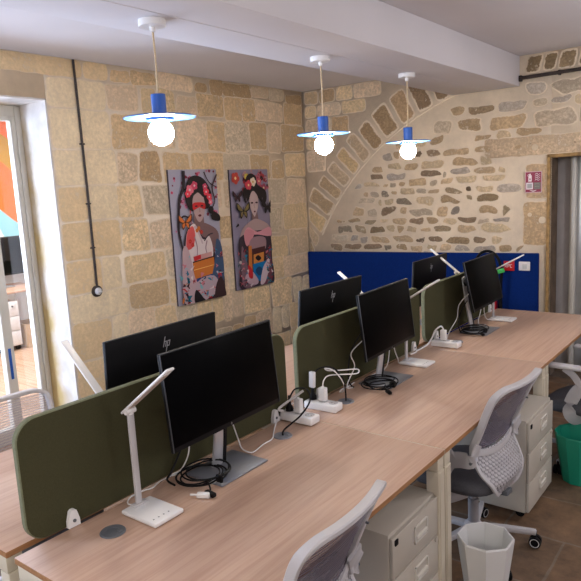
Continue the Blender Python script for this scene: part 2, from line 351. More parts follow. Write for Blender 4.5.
# left wall: large dressed blocks
bm = B(); cl = bm.loops.layers.float_color.new('Col')
vary = lambda c, a, b: (lambda k: [x*k for x in c])(rnd.uniform(a, b))
DY0, DY1, DZ = .15, 1.815, 2.555      # opening to the next room
TH = .45
bx(bm, (XL-TH, DY1, 0), (XL, 4.95+.4, ZC)); bx(bm, (XL-TH, -3.2, 0), (XL, DY0, ZC)); bx(bm, (XL-TH, DY0, DZ), (XL, DY1, ZC))
to3L = lambda p, h: Vector((XL+h, p.x, p.y))
zs = [0, .29, .57, .88, 1.10, 1.365, 1.66, 1.93, 2.20, 2.50, 2.72, 2.856]
OCH = lin(218, 194, 156); PALE = lin(224, 206, 174); BRN = lin(200, 174, 138); GRY = lin(198, 182, 158); DRK = lin(180, 154, 120); PNK = lin(212, 190, 162)
for r in range(len(zs)-1):
    z0, z1 = zs[r], zs[r+1]
    y = -1.2-rnd.random()*.3
    while y < 4.9:
        wd = rnd.uniform(.2, .46) if y > 2.3 else rnd.uniform(.4, .8)
        y1 = min(y+wd, 4.94)
        if y < 2.33 < y1+.1: y1 = 2.33+rnd.uniform(-.03, .06)
        if y1 > 4.75: y1 = 4.94
        a, b, zz0, zz1 = y, y1, z0, z1
        y = y1
        if a < DY1 and zz0 < DZ-.02 and b > DY0:
            if b > DY1+.12 and zz0 < DZ: a = DY1+.004
            elif b > DY1: continue
            elif zz0 < DZ: continue
        if a < 2.2:
            col = vary(OCH if rnd.random() < .5 else PALE, .96, 1.06); g = .002; eg = .10
        else:
            base = rnd.choice([BRN, BRN, GRY, DRK, PNK, OCH, PNK] if zz0 > 1.9 else [PNK, BRN, OCH, PALE, GRY, PNK, OCH])
            col = vary(base, .88, 1.1); g = rnd.uniform(-.002, .006); eg = .13
        if b-a < .07: continue
        subs = [(a, b, zz0, zz1)]
        if a > 2.2 and rnd.random() < .25 and b-a > .28:
            mm = a+(b-a)*rnd.uniform(.4, .6); subs = [(a, mm, zz0, zz1), (mm, b, zz0, zz1)]
        for (a, b, c0, c1) in subs:
            if a > 2.2 and rnd.random() < .22:
                c1 -= rnd.uniform(.02, .06)
            j = lambda s=.012: rnd.uniform(-s, s)
            js = .004 if a < 2.2 else .018
            stone(bm, cl, [(a+g+j(js), c0+g+j(js)), (b-g+j(js), c0+g+j(js)), (b-g+j(js), c1-g+j(js)), (a+g+j(js), c1-g+j(js))], col, to3L, h=.002, edge=eg, mi=2 if a < 2.2 else (3 if rnd.random() < .6 else 1))
for f in bm.faces:
    if f.material_index == 0:
        for l in f.loops: l[cl] = (.5, .4, .3, 0)
obj('wall_left', bm, [MORTARWALL, STONE, STONESMOOTH, stone_mat('worn_stone', MORT, .75)], kind='structure', smooth='keep')
# whitewashed reveal of the opening
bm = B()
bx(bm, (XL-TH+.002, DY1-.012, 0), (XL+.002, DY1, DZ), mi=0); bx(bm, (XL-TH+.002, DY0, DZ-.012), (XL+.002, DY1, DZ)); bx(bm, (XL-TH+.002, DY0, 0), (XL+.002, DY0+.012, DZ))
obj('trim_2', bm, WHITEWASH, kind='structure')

# back wall: rubble with a buried arch
bm = B(); cl = bm.loops.layers.float_color.new('Col')
OX0, OX1, OZ = .235, 1.15, 1.975
bx(bm, (XL, YB, 0), (OX0, YB+.18, ZC)); bx(bm, (OX1, YB, 0), (3.7, YB+.18, ZC)); bx(bm, (OX0, YB, OZ), (OX1, YB+.18, ZC))
to3B = lambda p, h: Vector((p.x, YB-h, p.y))
AC = Vector((.20, .004)); RI, RO = 2.734, 3.10
RB = [lin(180, 156, 124), lin(192, 168, 136), lin(198, 178, 146), lin(176, 164, 150), lin(146, 126, 104), lin(202, 180, 148), lin(184, 168, 146)]
# voussoirs
a = R(100)
while a < R(162):
    da = rnd.uniform(.052, .075)
    pts = []
    r0 = RI+.012; r1 = RO-rnd.uniform(0, .05)
    for rr, aa in ((r0, a+.003), (r0, a+da-.003), (r1, a+da-.004), (r1, a+.004)):
        pts.append((AC.x+rr*math.cos(aa), AC.y+rr*math.sin(aa)))
    ok = all(p[0] > XL+.02 and p[1] < ZC-.005 for p in pts)
    pts = [(max(p[0], XL+.015), min(p[1], ZC-.004)) for p in pts]
    if min(p[0] for p in pts) < max(p[0] for p in pts)-.04:
        dark = a < R(128) and a > R(100)
        col = [x for x in (rnd.choice([lin(138, 116, 92), lin(156, 132, 102), lin(172, 146, 114)]) if dark else rnd.choice([lin(196, 170, 130), lin(184, 162, 134), lin(174, 150, 118)]))]
        stone(bm, cl, pts, col, to3B, h=.007, edge=.2)
    a += da+.008
# thin raised mortar line along the underside of the arch
def arc(bm, r, a0, a1, wd, hh, mi):
    N = 50; prev = None
    for i in range(N+1):
        aa = a0+(a1-a0)*i/N
        q = [bm.verts.new(to3B(Vector((AC.x+(r+d)*math.cos(aa), AC.y+(r+d)*math.sin(aa))), h_)) for d, h_ in ((-wd, 0), (-wd*.4, hh), (wd*.4, hh), (wd, 0))]
        if prev:
            for k in range(3): bm.faces.new([prev[k], prev[k+1], q[k+1], q[k]]).material_index = mi
        prev = q
arc(bm, RI-.002, R(107), R(152), .008, .006, 0)
def in_open(x0, x1, z0, z1): return x1 > OX0-.04 and z0 < OZ+.03
def dist_c(x, z): return math.hypot(x-AC.x, z-AC.y)
# rubble under the arch, coursed stones right of the beam, blocks left of the arch
z = .9
while z < 2.85:
    hgt = rnd.uniform(.065, .13) if z < 2.2 else rnd.uniform(.09, .16)
    x = XL+.02+rnd.uniform(0, .05)
    while x < .62:
        cz = z+hgt/2
        big = x > -.75 and z > 1.7
        wd = rnd.uniform(.09, .34)*(1.4 if big else 1)
        if rnd.random() < .15: wd *= .5
        wd = min(wd, hgt*3.0)
        x1 = x+wd
        d = [dist_c(px, pz) for px in (x, x1) for pz in (z, z+hgt)]
        keep = max(d) < RI-.02 and rnd.random() < .97 and not in_open(x, x1, z, z+hgt) and z+hgt < ZC-.01
        if .0 < x1 < .23 and 1.2 < z < 1.95: keep = False
        if keep:
            g = .002
            hh = hgt*(rnd.uniform(.8, 1.05))
            n = rnd.choice([5, 6, 7, 8]); pts = []; dz = rnd.uniform(-.012, .012)
            for i in range(n):
                t = 2*PI*(i+rnd.uniform(-.35, .35))/n; sk = rnd.uniform(.8, 1.08)
                ex = abs(math.cos(t))**.4*(1 if math.cos(t) > 0 else -1); ez = abs(math.sin(t))**.4*(1 if math.sin(t) > 0 else -1)
                pts.append((x+wd/2+sk*ex*(wd/2-g), z+hgt/2+sk*ez*(hh/2-g*.6)+dz))
            col = vary(rnd.choice(RB), .78, 1.05)
            if rnd.random() < .12: col = [c*.6 for c in col]
            stone(bm, cl, pts, col, to3B, h=.003, edge=.3, outline_noise=.013)
        x = x1+rnd.uniform(-.01, .012)
    z += hgt+rnd.uniform(-.01, .01)
# large lintel over the opening and quoins beside it
for (x0, x1, z0, z1, c) in ((-.36, .95, 2.0, 2.17, lin(192, 170, 142)), (.02, .225, 1.62, 1.93, lin(188, 162, 130)), (.0, .225, 1.2, 1.6, lin(186, 160, 126)), (.95, 1.6, 1.95, 2.2, PNK)):
    stone(bm, cl, [(x0, z0), (x1, z0), (x1, z1), (x0, z1)], c, to3B, h=.006, edge=.12)
# ashlar courses outside the arch (top left corner)
zz = [1.55, 1.78, 1.98, 2.22, 2.36, 2.56, 2.70, 2.853]
for r in range(len(zz)-1):
    x = XL+.02
    while x < -.66:
        wd = rnd.uniform(.16, .4); x1 = min(x+wd, -.64)
        corners = [(x, zz[r]), (x1, zz[r]), (x1, zz[r+1]), (x, zz[r+1])]
        if all(dist_c(*p) > RO+.0 for p in corners) or (dist_c(*corners[1]) > RO-.07 and dist_c(*corners[0]) > RO and x1-x > .09):
            g = .004
            stone(bm, cl, [(x+g, zz[r]+g), (x1-g, zz[r]+g), (x1-g, zz[r+1]-g), (x+g, zz[r+1]-g)], vary(rnd.choice([BRN, DRK, GRY, OCH, PNK]), .85, 1.05), to3B, h=.006, edge=.2)
        x = x1
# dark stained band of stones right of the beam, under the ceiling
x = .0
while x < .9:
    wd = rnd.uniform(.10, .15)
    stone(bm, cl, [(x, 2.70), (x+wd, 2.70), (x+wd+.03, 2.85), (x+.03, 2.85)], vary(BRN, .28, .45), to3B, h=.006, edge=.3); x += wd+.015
for f in bm.faces:
    if f.material_index == 0:
        for l in f.loops: l[cl] = (.5, .4, .3, 0)
obj('wall_back', bm, [MORTARWALL, STONE], kind='structure', smooth='keep')
# round cement patches on the stones by the opening
bm = B()
for x, z, r in ((.10, 2.07, .03), (.17, 1.43, .034), (.06, 1.48, .02)): lathe(bm, [(0, .009), (r*.8, .009), (r, .001)], m=axis_m((x, YB, z), (0, -1, 0)), n=20)
obj('trim_3', bm, MORTAR, kind='structure')

# lift opening: dark reveal, ochre wooden edge, pale door frame and steel lift door
bm = B()
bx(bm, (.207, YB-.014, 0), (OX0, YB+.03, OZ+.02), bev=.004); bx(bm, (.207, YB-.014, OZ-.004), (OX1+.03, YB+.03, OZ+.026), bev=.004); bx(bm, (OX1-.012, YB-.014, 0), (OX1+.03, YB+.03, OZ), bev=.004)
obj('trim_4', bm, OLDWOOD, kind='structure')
bm = B(); bx(bm, (OX0-.002, YB+.031, 0), (OX0+.008, YB+.18, OZ)); bx(bm, (OX0, YB+.031, OZ-.008), (OX1, YB+.18, OZ+.001)); obj('trim_6', bm, DARKPLASTER, kind='structure')
bm = B()
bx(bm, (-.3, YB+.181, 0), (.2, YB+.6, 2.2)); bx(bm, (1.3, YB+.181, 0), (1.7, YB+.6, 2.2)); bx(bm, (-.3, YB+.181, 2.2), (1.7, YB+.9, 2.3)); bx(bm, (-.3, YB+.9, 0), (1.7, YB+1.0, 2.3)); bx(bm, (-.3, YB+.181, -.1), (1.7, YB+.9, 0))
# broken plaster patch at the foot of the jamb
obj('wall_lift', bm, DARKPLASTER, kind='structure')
bm = B()
FX = .225
pts = [(FX-.045, 2.0), (FX+.13, 2.0), (FX+.13, 0), (FX-.085, 0), (FX-.09, .5), (FX-.06, .72), (FX-.085, .95), (FX-.05, 1.2), (FX-.03, 1.35), (FX-.025, 1.6)]
f0 = [bm.verts.new((x, YB+.36, z)) for x, z in pts]; f1 = [bm.verts.new((x, YB+.42, z)) for x, z in pts]
bm.faces.new(f0); bm.faces.new(f1[::-1])
for i in range(len(pts)): bm.faces.new([f0[i], f0[(i+1) % len(pts)], f1[(i+1) % len(pts)], f1[i]])
obj('trim_5', bm, mat('grey_render', (.42, .39, .37), .85, noise_s=6, noise_a=.12), kind='structure')
d = bpy.data.objects.new('door_2', None); C.objects.link(d); d['kind'] = 'structure'
bm = B(); bx(bm, (.335, YB+.3, 0), (.372, YB+.42, 2.0), bev=.004); bx(bm, (1.15, YB+.3, 0), (1.2, YB+.42, 2.0), bev=.004); bx(bm, (.335, YB+.3, 1.97), (1.2, YB+.42, 2.03), bev=.004)
bx(bm, (.318, YB+.33, 0), (.334, YB+.42, 2.0)); obj('door_frame', bm, FRAMEPAINT, d)
bm = B(); bx(bm, (.372, YB+.36, 0), (.76, YB+.4, 1.97), bev=.002); obj('door_leaf', bm, STEEL, d)
bm = B(); bx(bm, (.764, YB+.36, 0), (1.15, YB+.4, 1.97), bev=.002); obj('door_leaf', bm, STEEL, d)

# french door in the left opening
d = bpy.data.objects.new('door_1', None); C.objects.link(d); d['kind'] = 'structure'
FXL = -2.77
bm = B()
def bar(y0, y1, z0, z1, x0=FXL-.03, x1=FXL+.03, b=.005): bx(bm, (x0, y0, z0), (x1, y1, z1), bev=b)
bar(1.757, 1.802, 0, 2.54, FXL-.04, FXL+.03); bar(1.712, 1.754, .02, 2.46); bar(.163, .23, 0, 2.54)
bar(.163, 1.80, 2.46, 2.5425, FXL-.04, FXL+.02); bar(.23, 1.712, 2.43, 2.46)
bar(1.722, 1.730, .1, 2.45, FXL+.03, FXL+.036)
bar(.23, 1.712, 0, .12)
obj('door_frame', bm, FRAMEPAINT, d)
bm = B(); bar(1.45, 1.525, .1, 2.44, FXL-.03, FXL+.035); obj('mullion', bm, FRAMEPAINT, d)
bm = B(); bx(bm, (FXL-.004, 1.515, .11), (FXL+.004, 1.72, 2.44)); obj('pane', bm, GLASS, d)
bm = B(); bx(bm, (FXL-.004, .225, .11), (FXL+.004, 1.46, 2.44)); obj('pane', bm, GLASS, d)
bm = B()
for z in (.55, 1.25, 2.15): cyl(bm, (FXL+.038, 1.756, z), (FXL+.038, 1.756, z+.1), .008)
obj('hinge', bm, FRAMEPAINT, d)
bm = B(); bx(bm, (FXL+.0352, 1.474, .50), (FXL+.04, 1.496, .74), bev=.002)
obj('door_handle', bm, BLUE, d)['label'] = 'dark blue handle plate'

# next room
bm = B(); bx(bm, (-7.3, -1, -.1), (XL-.011, 5.36, -.001)); obj('floor', bm, NEXTFLOOR, kind='structure')
bm = B(); bx(bm, (-7.3, -1, 3.2), (XL-TH, 5.36, 3.3)); bx(bm, (XL-TH-.02, -1, 2.8), (XL-TH, 5.36, 3.2)); obj('ceiling', bm, PLASTER, kind='structure')
bm = B(); bx(bm, (-7.3, 5.36, 0), (XL-TH, 5.46, 3.2)); bx(bm, (-7.3, -1.1, 0), (XL-TH, -1, 3.2)); bx(bm, (-7.3, -1, 0), (-7.2, 5.36, 3.2)); obj('wall_next_room', bm, mat('next_room_paint', (.7, .7, .7), .9, noise_s=3, noise_a=.03), kind='structure')

# ------------------------------------------------------------------ flat painting helper
class Paint:
    """coloured shapes on a board; coordinates run 0..1 across and 0..1 up; each shape keeps its own small height"""
    def __init__(s, o, ux, uy, nrm, W, H, t=.02):
        s.o, s.ux, s.uy, s.n, s.W, s.H, s.k = Vector(o), Vector(ux), Vector(uy), Vector(nrm), W, H, 0
        s.bm = B(); s.cl = s.bm.loops.layers.float_color.new('Col'); s.t = t
    def p(s, u, v, h): return s.o+s.ux*(u*s.W)+s.uy*(v*s.H)+s.n*h
    def board(s, col, side=None):
        c = [(0, 0), (1, 0), (1, 1), (0, 1)]
        a = [s.bm.verts.new(s.p(u, v, 0)) for u, v in c]; b = [s.bm.verts.new(s.p(u, v, s.t)) for u, v in c]
        fs = [s.bm.faces.new(b), s.bm.faces.new(a[::-1])]+[s.bm.faces.new([a[i], a[(i+1) % 4], b[(i+1) % 4], b[i]]) for i in range(4)]
        for i, f in enumerate(fs):
            for l in f.loops: l[s.cl] = (*(col if i == 0 else (side or col)), 1)
    def poly(s, pts, col):
        s.k += 1; vs = [s.bm.verts.new(s.p(min(max(u, .003), .997), min(max(v, .002), .998), s.t+.00004*s.k+.0002)) for u, v in pts]
        f = s.bm.faces.new(vs)
        for l in f.loops: l[s.cl] = (*col, 1)
    def smooth(s, pts, col, k=4): s.poly([(p.x, p.y) for p in spline([(a, b, 0) for a, b in pts], k, True)], col)
    def ell(s, u, v, a, b, col, n=18, rot=0):
        asp = s.W/s.H; pts = []
        for i in range(n):
            t = 2*PI*i/n; x = a*math.cos(t); y = b*math.sin(t)
            pts.append((u+x*math.cos(rot)-y*math.sin(rot)/asp, v+x*math.sin(rot)*asp+y*math.cos(rot)))
        s.poly(pts, col)
    def line(s, pts, wd, col):
        P = spline([(a, b, 0) for a, b in pts], 4); asp = s.W/s.H; L_, R_ = [], []
        for i, p in enumerate(P):
            t = P[min(i+1, len(P)-1)]-P[max(i-1, 0)]; t = Vector((t.x*asp, t.y)); t.normalize() if t.length else None
            n_ = Vector((-t.y/asp, t.x)); f = wd*(1-.5*i/len(P)); L_.append((p.x+n_.x*f, p.y+n_.y*f)); R_.append((p.x-n_.x*f, p.y-n_.y*f))
        for i in range(len(P)-1): s.poly([L_[i], L_[i+1], R_[i+1], R_[i]], col)
    def flower(s, u, v, r, col, core=None):
        for i in range(5):
            t = 2*PI*i/5+u*9; s.ell(u+r*.62*math.cos(t), v+r*.62*math.sin(t)*s.W/s.H, r*.55, r*.55*s.W/s.H, col, 8)
        s.ell(u, v, r*.3, r*.3*s.W/s.H, core or (.8, .6, .3), 6)
    def build(s, name, parent=None): return obj(name, s.bm, PAINT, parent, smooth=False)
def butterfly(P, u, v, r, col, dark):
    for sgn in (-1, 1):
        P.smooth([(u, v), (u+sgn*r*1.2, v+r*.55), (u+sgn*r*1.25, v+r*.1), (u+sgn*r*.5, v-r*.08)], dark)
        P.smooth([(u+sgn*r*.15, v+.004), (u+sgn*r*1.05, v+r*.46), (u+sgn*r*1.05, v+r*.15), (u+sgn*r*.5, v)], col)
        P.smooth([(u, v), (u+sgn*r*.7, v-r*.1), (u+sgn*r*.6, v-r*.5), (u+sgn*r*.15, v-r*.3)], dark)
        P.smooth([(u+sgn*r*.1, v-r*.05), (u+sgn*r*.55, v-r*.13), (u+sgn*r*.5, v-r*.38), (u+sgn*r*.18, v-r*.25)], col)
    P.ell(u, v, r*.08, r*.3, dark, 8)
SKIN = lin(178, 150, 148); SKIND = lin(120, 92, 92); INK = lin(24, 18, 22); CRM = lin(214, 200, 200); PK = lin(196, 66, 96); RD = lin(190, 34, 40); TEAL = lin(30, 120, 150); OR = lin(200, 110, 40)
LAV = lin(176, 172, 188)
r2 = random.Random(3)
def art1():
    t = thing('wall_art', 'portrait print with red eye paint and orange butterfly, left of the pair', 'picture', (XL, 3.19, .835), 0, 'tall portrait prints on the stone wall')
    P = Paint((.006, -.298, 0), (0, 1, 0), (0, 0, 1), (1, 0, 0), .596, 1.203, .018)
    P.board(lin(162, 160, 178), lin(60, 50, 58))
    for i in range(60): P.flower(r2.uniform(.02, .98), r2.uniform(.72, .99) if i < 46 else r2.uniform(.45, .7), r2.uniform(.012, .032), r2.choice([PK, lin(140, 30, 60), lin(120, 24, 50), lin(200, 120, 150)]), lin(90, 20, 40))
    P.line([(.28, .99), (.26, .88), (.16, .78), (.12, .66), (.1, .56), (.14, .44), (.2, .34)], .016, lin(40, 30, 38)); P.line([(.1, .62), (.22, .66), (.34, .64)], .009, lin(40, 30, 38)); P.line([(.16, .8), (.3, .86), (.42, .84)], .008, lin(40, 30, 38))
    P.line([(.98, .96), (.86, .86), (.9, .76), (.82, .7)], .008, lin(60, 40, 50)); P.line([(.7, .98), (.8, .9), (.97, .86)], .006, lin(60, 40, 50))
    P.smooth([(.35, .92), (.5, .955), (.68, .93), (.8, .86), (.84, .78), (.78, .72), (.7, .70), (.4, .69), (.3, .74), (.27, .82)], INK)      # hair
    P.smooth([(.84, .68), (.99, .64), (.97, .6), (.8, .62)], INK); P.ell(.8, .69, .06, .03, INK)
    P.smooth([(.44, .55), (.6, .55), (.63, .62), (.6, .68), (.44, .68)], SKIND)                               # neck
    P.smooth([(.3, .5), (.46, .6), (.62, .6), (.88, .54), (.93, .46), (.8, .36), (.3, .36)], SKIND)
    P.smooth([(.42, .77), (.5, .835), (.62, .83), (.67, .76), (.66, .68), (.58, .615), (.5, .615), (.43, .69)], SKIN)   # face
    P.smooth([(.42, .80), (.5, .86), (.62, .86), (.66, .79), (.56, .825), (.5, .82)], INK)
    P.smooth([(.42, .745), (.5, .755), (.67, .745), (.665, .70), (.55, .715), (.425, .70)], RD)
    P.ell(.55, .655, .035, .009, lin(90, 20, 30)); P.poly([(.545, .72), (.565, .72), (.57, .68), (.54, .68)], lin(160, 128, 128))
    P.ell(.49, .727, .03, .006, INK); P.ell(.61, .727, .03, .006, INK)
    for u, v, r in ((.38, .85, .07), (.48, .88, .06), (.33, .82, .05), (.72, .83, .055), (.78, .79, .05), (.7, .87, .045), (.8, .75, .04)): P.flower(u, v, r, r2.choice([lin(220, 110, 130), PK, lin(226, 60, 80)]), CRM)
    P.line([(.36, .7), (.35, .64), (.37, .6)], .004, RD); P.line([(.78, .7), (.79, .64)], .004, INK)
    # robe
    P.smooth([(.1, .0), (.2, .25), (.16, .42), (.26, .56), (.42, .6), (.56, .5), (.72, .46), (.86, .3), (.97, .2), (.99, .0)], lin(60, 40, 52))
    P.smooth([(.2, .3), (.24, .52), (.4, .6), (.5, .54), (.58, .47), (.72, .49), (.78, .36), (.66, .28), (.4, .26)], CRM)
    P.smooth([(.22, .42), (.26, .54), (.38, .58), (.42, .5), (.34, .42)], lin(206, 84, 84))
    P.line([(.42, .58), (.5, .52), (.56, .44)], .012, lin(190, 170, 176)); P.line([(.6, .46), (.7, .5), (.8, .51)], .006, lin(30, 26, 40)); P.line([(.4, .5), (.44, .42), (.42, .34)], .006, lin(150, 120, 130)); P.line([(.66, .46), (.62, .4), (.66, .33)], .006, lin(150, 120, 130))
    for u, v in ((.5, .56), (.46, .545), (.55, .53), (.3, .47), (.35, .44)): P.flower(u, v, .03, r2.choice([RD, OR]), OR)
    P.poly([(.34, .355), (.74, .37), (.74, .33), (.34, .31)], lin(202, 150, 146)); P.poly([(.34, .35), (.5, .36), (.5, .33), (.36, .315)], RD)
    P.poly([(.32, .31), (.78, .335), (.78, .20), (.33, .18)], lin(196, 112, 44)); P.poly([(.32, .315), (.78, .335), (.78, .325), (.32, .305)], lin(50, 26, 20)); P.line([(.33, .25), (.77, .265)], .003, lin(240, 190, 110))
    P.poly([(.33, .18), (.78, .2), (.78, .165), (.34, .145)], lin(24, 60, 120))
    # sleeves
    P.smooth([(.08, .12), (.14, .42), (.26, .4), (.34, .2), (.44, .1), (.3, .0), (.12, .0)], lin(186, 160, 166))
    P.smooth([(.98, .14), (.97, .4), (.86, .46), (.8, .3), (.72, .18), (.8, .1)], lin(58, 80, 110))
    P.smooth([(.4, .16), (.76, .18), (.9, .05), (.7, .03), (.5, .0), (.3, .02)], lin(180, 160, 170))
    for i in range(120):
        u = r2.uniform(.08, .97); v = r2.uniform(.01, .2) if i < 70 else r2.uniform(.2, .4)
        if v > .2 and .3 < u < .8: continue
        P.smooth([(u+r2.uniform(-.06, .06), v+r2.uniform(-.025, .025)) for _ in range(4)], r2.choice([RD, lin(150, 30, 40), CRM, TEAL, lin(40, 60, 100), OR, lin(70, 30, 44), lin(120, 180, 190), lin(196, 120, 130)]), 3)
    P.smooth([(.3, .0), (.34, .1), (.48, .03), (.52, .0)], INK); P.smooth([(.74, .0), (.8, .12), (.92, .16), (.99, .05), (.98, .0)], lin(60, 40, 40))
    butterfly(P, .23, .615, .11, lin(206, 112, 50), lin(70, 34, 24))
    P.build('canvas', t)
art1()
def art2():
    t = thing('wall_art', 'portrait print with flower headdress and dark butterflies, right of the pair', 'picture', (XL, 3.955, .85), 0, 'tall portrait prints on the stone wall')
    P = Paint((.006, -.29, 0), (0, 1, 0), (0, 0, 1), (1, 0, 0), .58, 1.18, .018)
    P.board(lin(132, 124, 144), lin(60, 50, 58))
    for i in range(60):
        u = r2.uniform(.3, .97); v = r2.uniform(.83, .985)
        P.flower(u, v, r2.uniform(.02, .045), r2.choice([lin(160, 50, 60), lin(180, 90, 110), lin(140, 34, 44), lin(170, 130, 134), lin(80, 24, 40), INK]), lin(120, 60, 50))
    P.flower(.12, .93, .09, lin(180, 60, 50)); P.flower(.4, .94, .05, lin(200, 180, 70)); P.flower(.44, .86, .09, lin(190, 50, 70)); P.flower(.84, .84, .07, lin(150, 60, 90))
    P.smooth([(.38, .93), (.5, .965), (.64, .94), (.68, .87), (.88, .82), (.9, .74), (.8, .7), (.66, .76), (.46, .76), (.34, .72), (.28, .78), (.3, .84), (.42, .86)], INK)
    P.flower(.56, .895, .07, lin(224, 206, 180), lin(190, 150, 50)); P.flower(.44, .87, .075, lin(196, 60, 76)); P.flower(.72, .9, .06, lin(190, 90, 100))
    P.smooth([(.48, .52), (.62, .52), (.64, .6), (.6, .66), (.5, .66)], SKIND)
    P.smooth([(.2, .5), (.48, .575), (.66, .575), (.93, .51), (.95, .4), (.2, .38)], lin(168, 142, 140))
    P.smooth([(.44, .76), (.54, .82), (.66, .77), (.66, .69), (.57, .61), (.53, .61), (.45, .68)], lin(186, 162, 160))
    P.ell(.5, .72, .035, .008, lin(60, 30, 40)); P.ell(.62, .72, .035, .008, lin(60, 30, 40)); P.ell(.56, .645, .025, .008, lin(90, 20, 30)); P.line([(.56, .72), (.55, .69), (.57, .675)], .003, lin(130, 100, 100))
    P.line([(.36, .76), (.34, .64), (.35, .54)], .003, lin(110, 96, 110)); P.line([(.78, .76), (.79, .64)], .003, lin(110, 96, 110))
    P.smooth([(.1, .0), (.12, .2), (.08, .36), (.22, .46), (.9, .46), (.96, .2), (.97, .0)], lin(50, 38, 48))
    P.smooth([(.24, .46), (.3, .38), (.5, .45), (.94, .42), (.93, .5), (.6, .47), (.36, .52)], lin(204, 140, 150)); P.smooth([(.24, .44), (.3, .5), (.5, .48), (.46, .42), (.3, .36)], lin(196, 130, 140))
    P.smooth([(.36, .38), (.5, .43), (.8, .41), (.76, .3), (.42, .3)], lin(150, 120, 126))
    P.poly([(.34, .36), (.42, .36), (.4, .08), (.3, .1)], lin(196, 116, 50)); P.poly([(.42, .33), (.78, .34), (.78, .25), (.42, .25)], lin(70, 34, 34))
    P.poly([(.46, .28), (.74, .29), (.72, .2), (.44, .19)], lin(200, 130, 60)); P.smooth([(.5, .25), (.58, .27), (.66, .24), (.58, .22)], INK)
    P.poly([(.42, .2), (.8, .21), (.76, .09), (.6, .04), (.44, .08)], lin(10, 110, 170)); P.smooth([(.48, .14), (.6, .17), (.7, .12), (.58, .09)], lin(30, 70, 110))
    P.smooth([(.12, .06), (.16, .36), (.26, .28), (.3, .16), (.42, .1), (.5, .03), (.3, .0)], lin(120, 90, 100)); P.smooth([(.94, .05), (.92, .3), (.84, .26), (.74, .14), (.66, .03), (.8, .0)], lin(110, 60, 74))
    P.smooth([(.2, .1), (.36, .15), (.54, .06), (.5, .02), (.3, .04)], lin(190, 160, 170)); P.smooth([(.6, .02), (.7, .16), (.88, .22), (.84, .12), (.72, .02)], lin(200, 180, 186)); P.smooth([(.3, .1), (.3, .2), (.4, .15), (.4, .08)], RD)
    for i in range(110):
        u = r2.choice([r2.uniform(.08, .3), r2.uniform(.8, .96), r2.uniform(.1, .95)]); v = r2.uniform(.01, .34)
        if .32 < u < .8 and v > .05: continue
        P.smooth([(u+r2.uniform(-.05, .05), v+r2.uniform(-.02, .02)) for _ in range(4)], r2.choice([lin(150, 34, 44), CRM, TEAL, lin(30, 40, 60), lin(196, 110, 120), lin(60, 90, 90), lin(180, 90, 100)]), 3)
    butterfly(P, .26, .66, .13, lin(120, 104, 60), INK); butterfly(P, .13, .78, .09, lin(60, 30, 40), INK); butterfly(P, .9, .68, .12, lin(30, 26, 34), INK)
    P.smooth([(.04, .53), (.12, .54), (.1, .56)], INK)
    P.build('canvas', t)
art2()

# mural and furniture of the next room
t = thing('wall_mural', 'abstract mural of orange, mustard, pale blue and navy curves seen through the glass door', 'mural', (-6.5, 3.25, 1.28))
P = Paint((0, -1.1, 0), (0, 1, 0), (0, 0, 1), (1, 0, 0), 2.3, 2.1, .03)
P.board(lin(238, 112, 40), lin(200, 120, 60))
P.poly([(0, .86), (1, .86), (1, 1), (0, 1)], lin(226, 206, 180))
P.smooth([(.3, .9), (.62, .72), (.76, .60), (.86, .44), (.9, .2), (.75, .4), (.6, .55), (.3, .7)], lin(190, 140, 0))
P.smooth([(.3, .40), (.5, .33), (.62, .2), (.74, .1), (.9, .06), (1.0, .0), (.3, .0)], lin(150, 205, 215))
P.smooth([(.3, .26), (.48, .22), (.56, .14), (.6, .06), (.6, .0), (.3, .0)], lin(236, 236, 236))
P.smooth([(.3, .2), (.45, .17), (.52, .1), (.55, .03), (.54, .0), (.3, .0)], lin(20, 44, 120))
P.build('panel', t)
t = thing('desk', 'wooden desk in the next room beneath the mural', 'desk', (-6.0, 3.0, 0))
bm = B(); bx(bm, (-.4, -1.2, .715), (.4, .62, .74), bev=.003); obj('desktop', bm, DESK, t)
for x in (-.36, .36):
    for y in (-1.15, .57):
        bm = B(); bx(bm, (x-.025, y-.025, 0), (x+.025, y+.025, .714)); obj('leg', bm, WHITE, t)
t = thing('monitor', 'black monitor on the desk in the next room', 'monitor', (-6.1, 3.25, .741))
bm = B(); box(bm, (0, 0, .40), (.03, .60, .50), (0, 0, 0), bev=.006); obj('housing', bm, BLACK, t)
bm = B(); box(bm, (.0165, 0, .405), (.002, .58, .46)); obj('screen', bm, SCREEN, t)
bm = B(); box(bm, (-.04, 0, .14), (.03, .06, .28), bev=.004); box(bm, (-.02, 0, .006), (.2, .26, .01), bev=.003); obj('stand', bm, SILVER, t)
t = thing('drawer_cabinet', 'white drawer pedestal on castors under the desk in the next room', 'cabinet', (-5.62, 3.02, 0))
bm = B(); bx(bm, (-.5, -.2, .06), (0, .14, .62), bev=.006); obj('body', bm, WHITE, t)
for i in range(3):
    bm = B(); bx(bm, (.001, -.19, .07+i*.183), (.016, .13, .245+i*.183), bev=.004); dd = obj('drawer', bm, WHITE, t)
bm = B(); cyl(bm, (.016, .05, .56), (.03, .05, .56), .01); obj('lock', bm, DGREY, t)
for x in (-.45, -.05):
    for y in (-.16, .1):
        bm = B(); cyl(bm, (x, y-.02, .03), (x, y+.02, .03), .03); bx(bm, (x-.012, y-.012, .04), (x+.012, y+.012, .062)); obj('caster', bm, BLACK, t)
t = thing('carton', 'open cardboard box beneath the desk in the next room', 'box', (-5.75, 3.32, 0))
bm = B(); bx(bm, (-.2, -.1, 0.001), (.15, .2, .02)); bx(bm, (-.2, -.1, .02), (-.19, .2, .3)); bx(bm, (.14, -.1, .02), (.15, .2, .3)); bx(bm, (-.19, -.1, .02), (.14, -.09, .3)); bx(bm, (-.19, .19, .02), (.14, .2, .3))
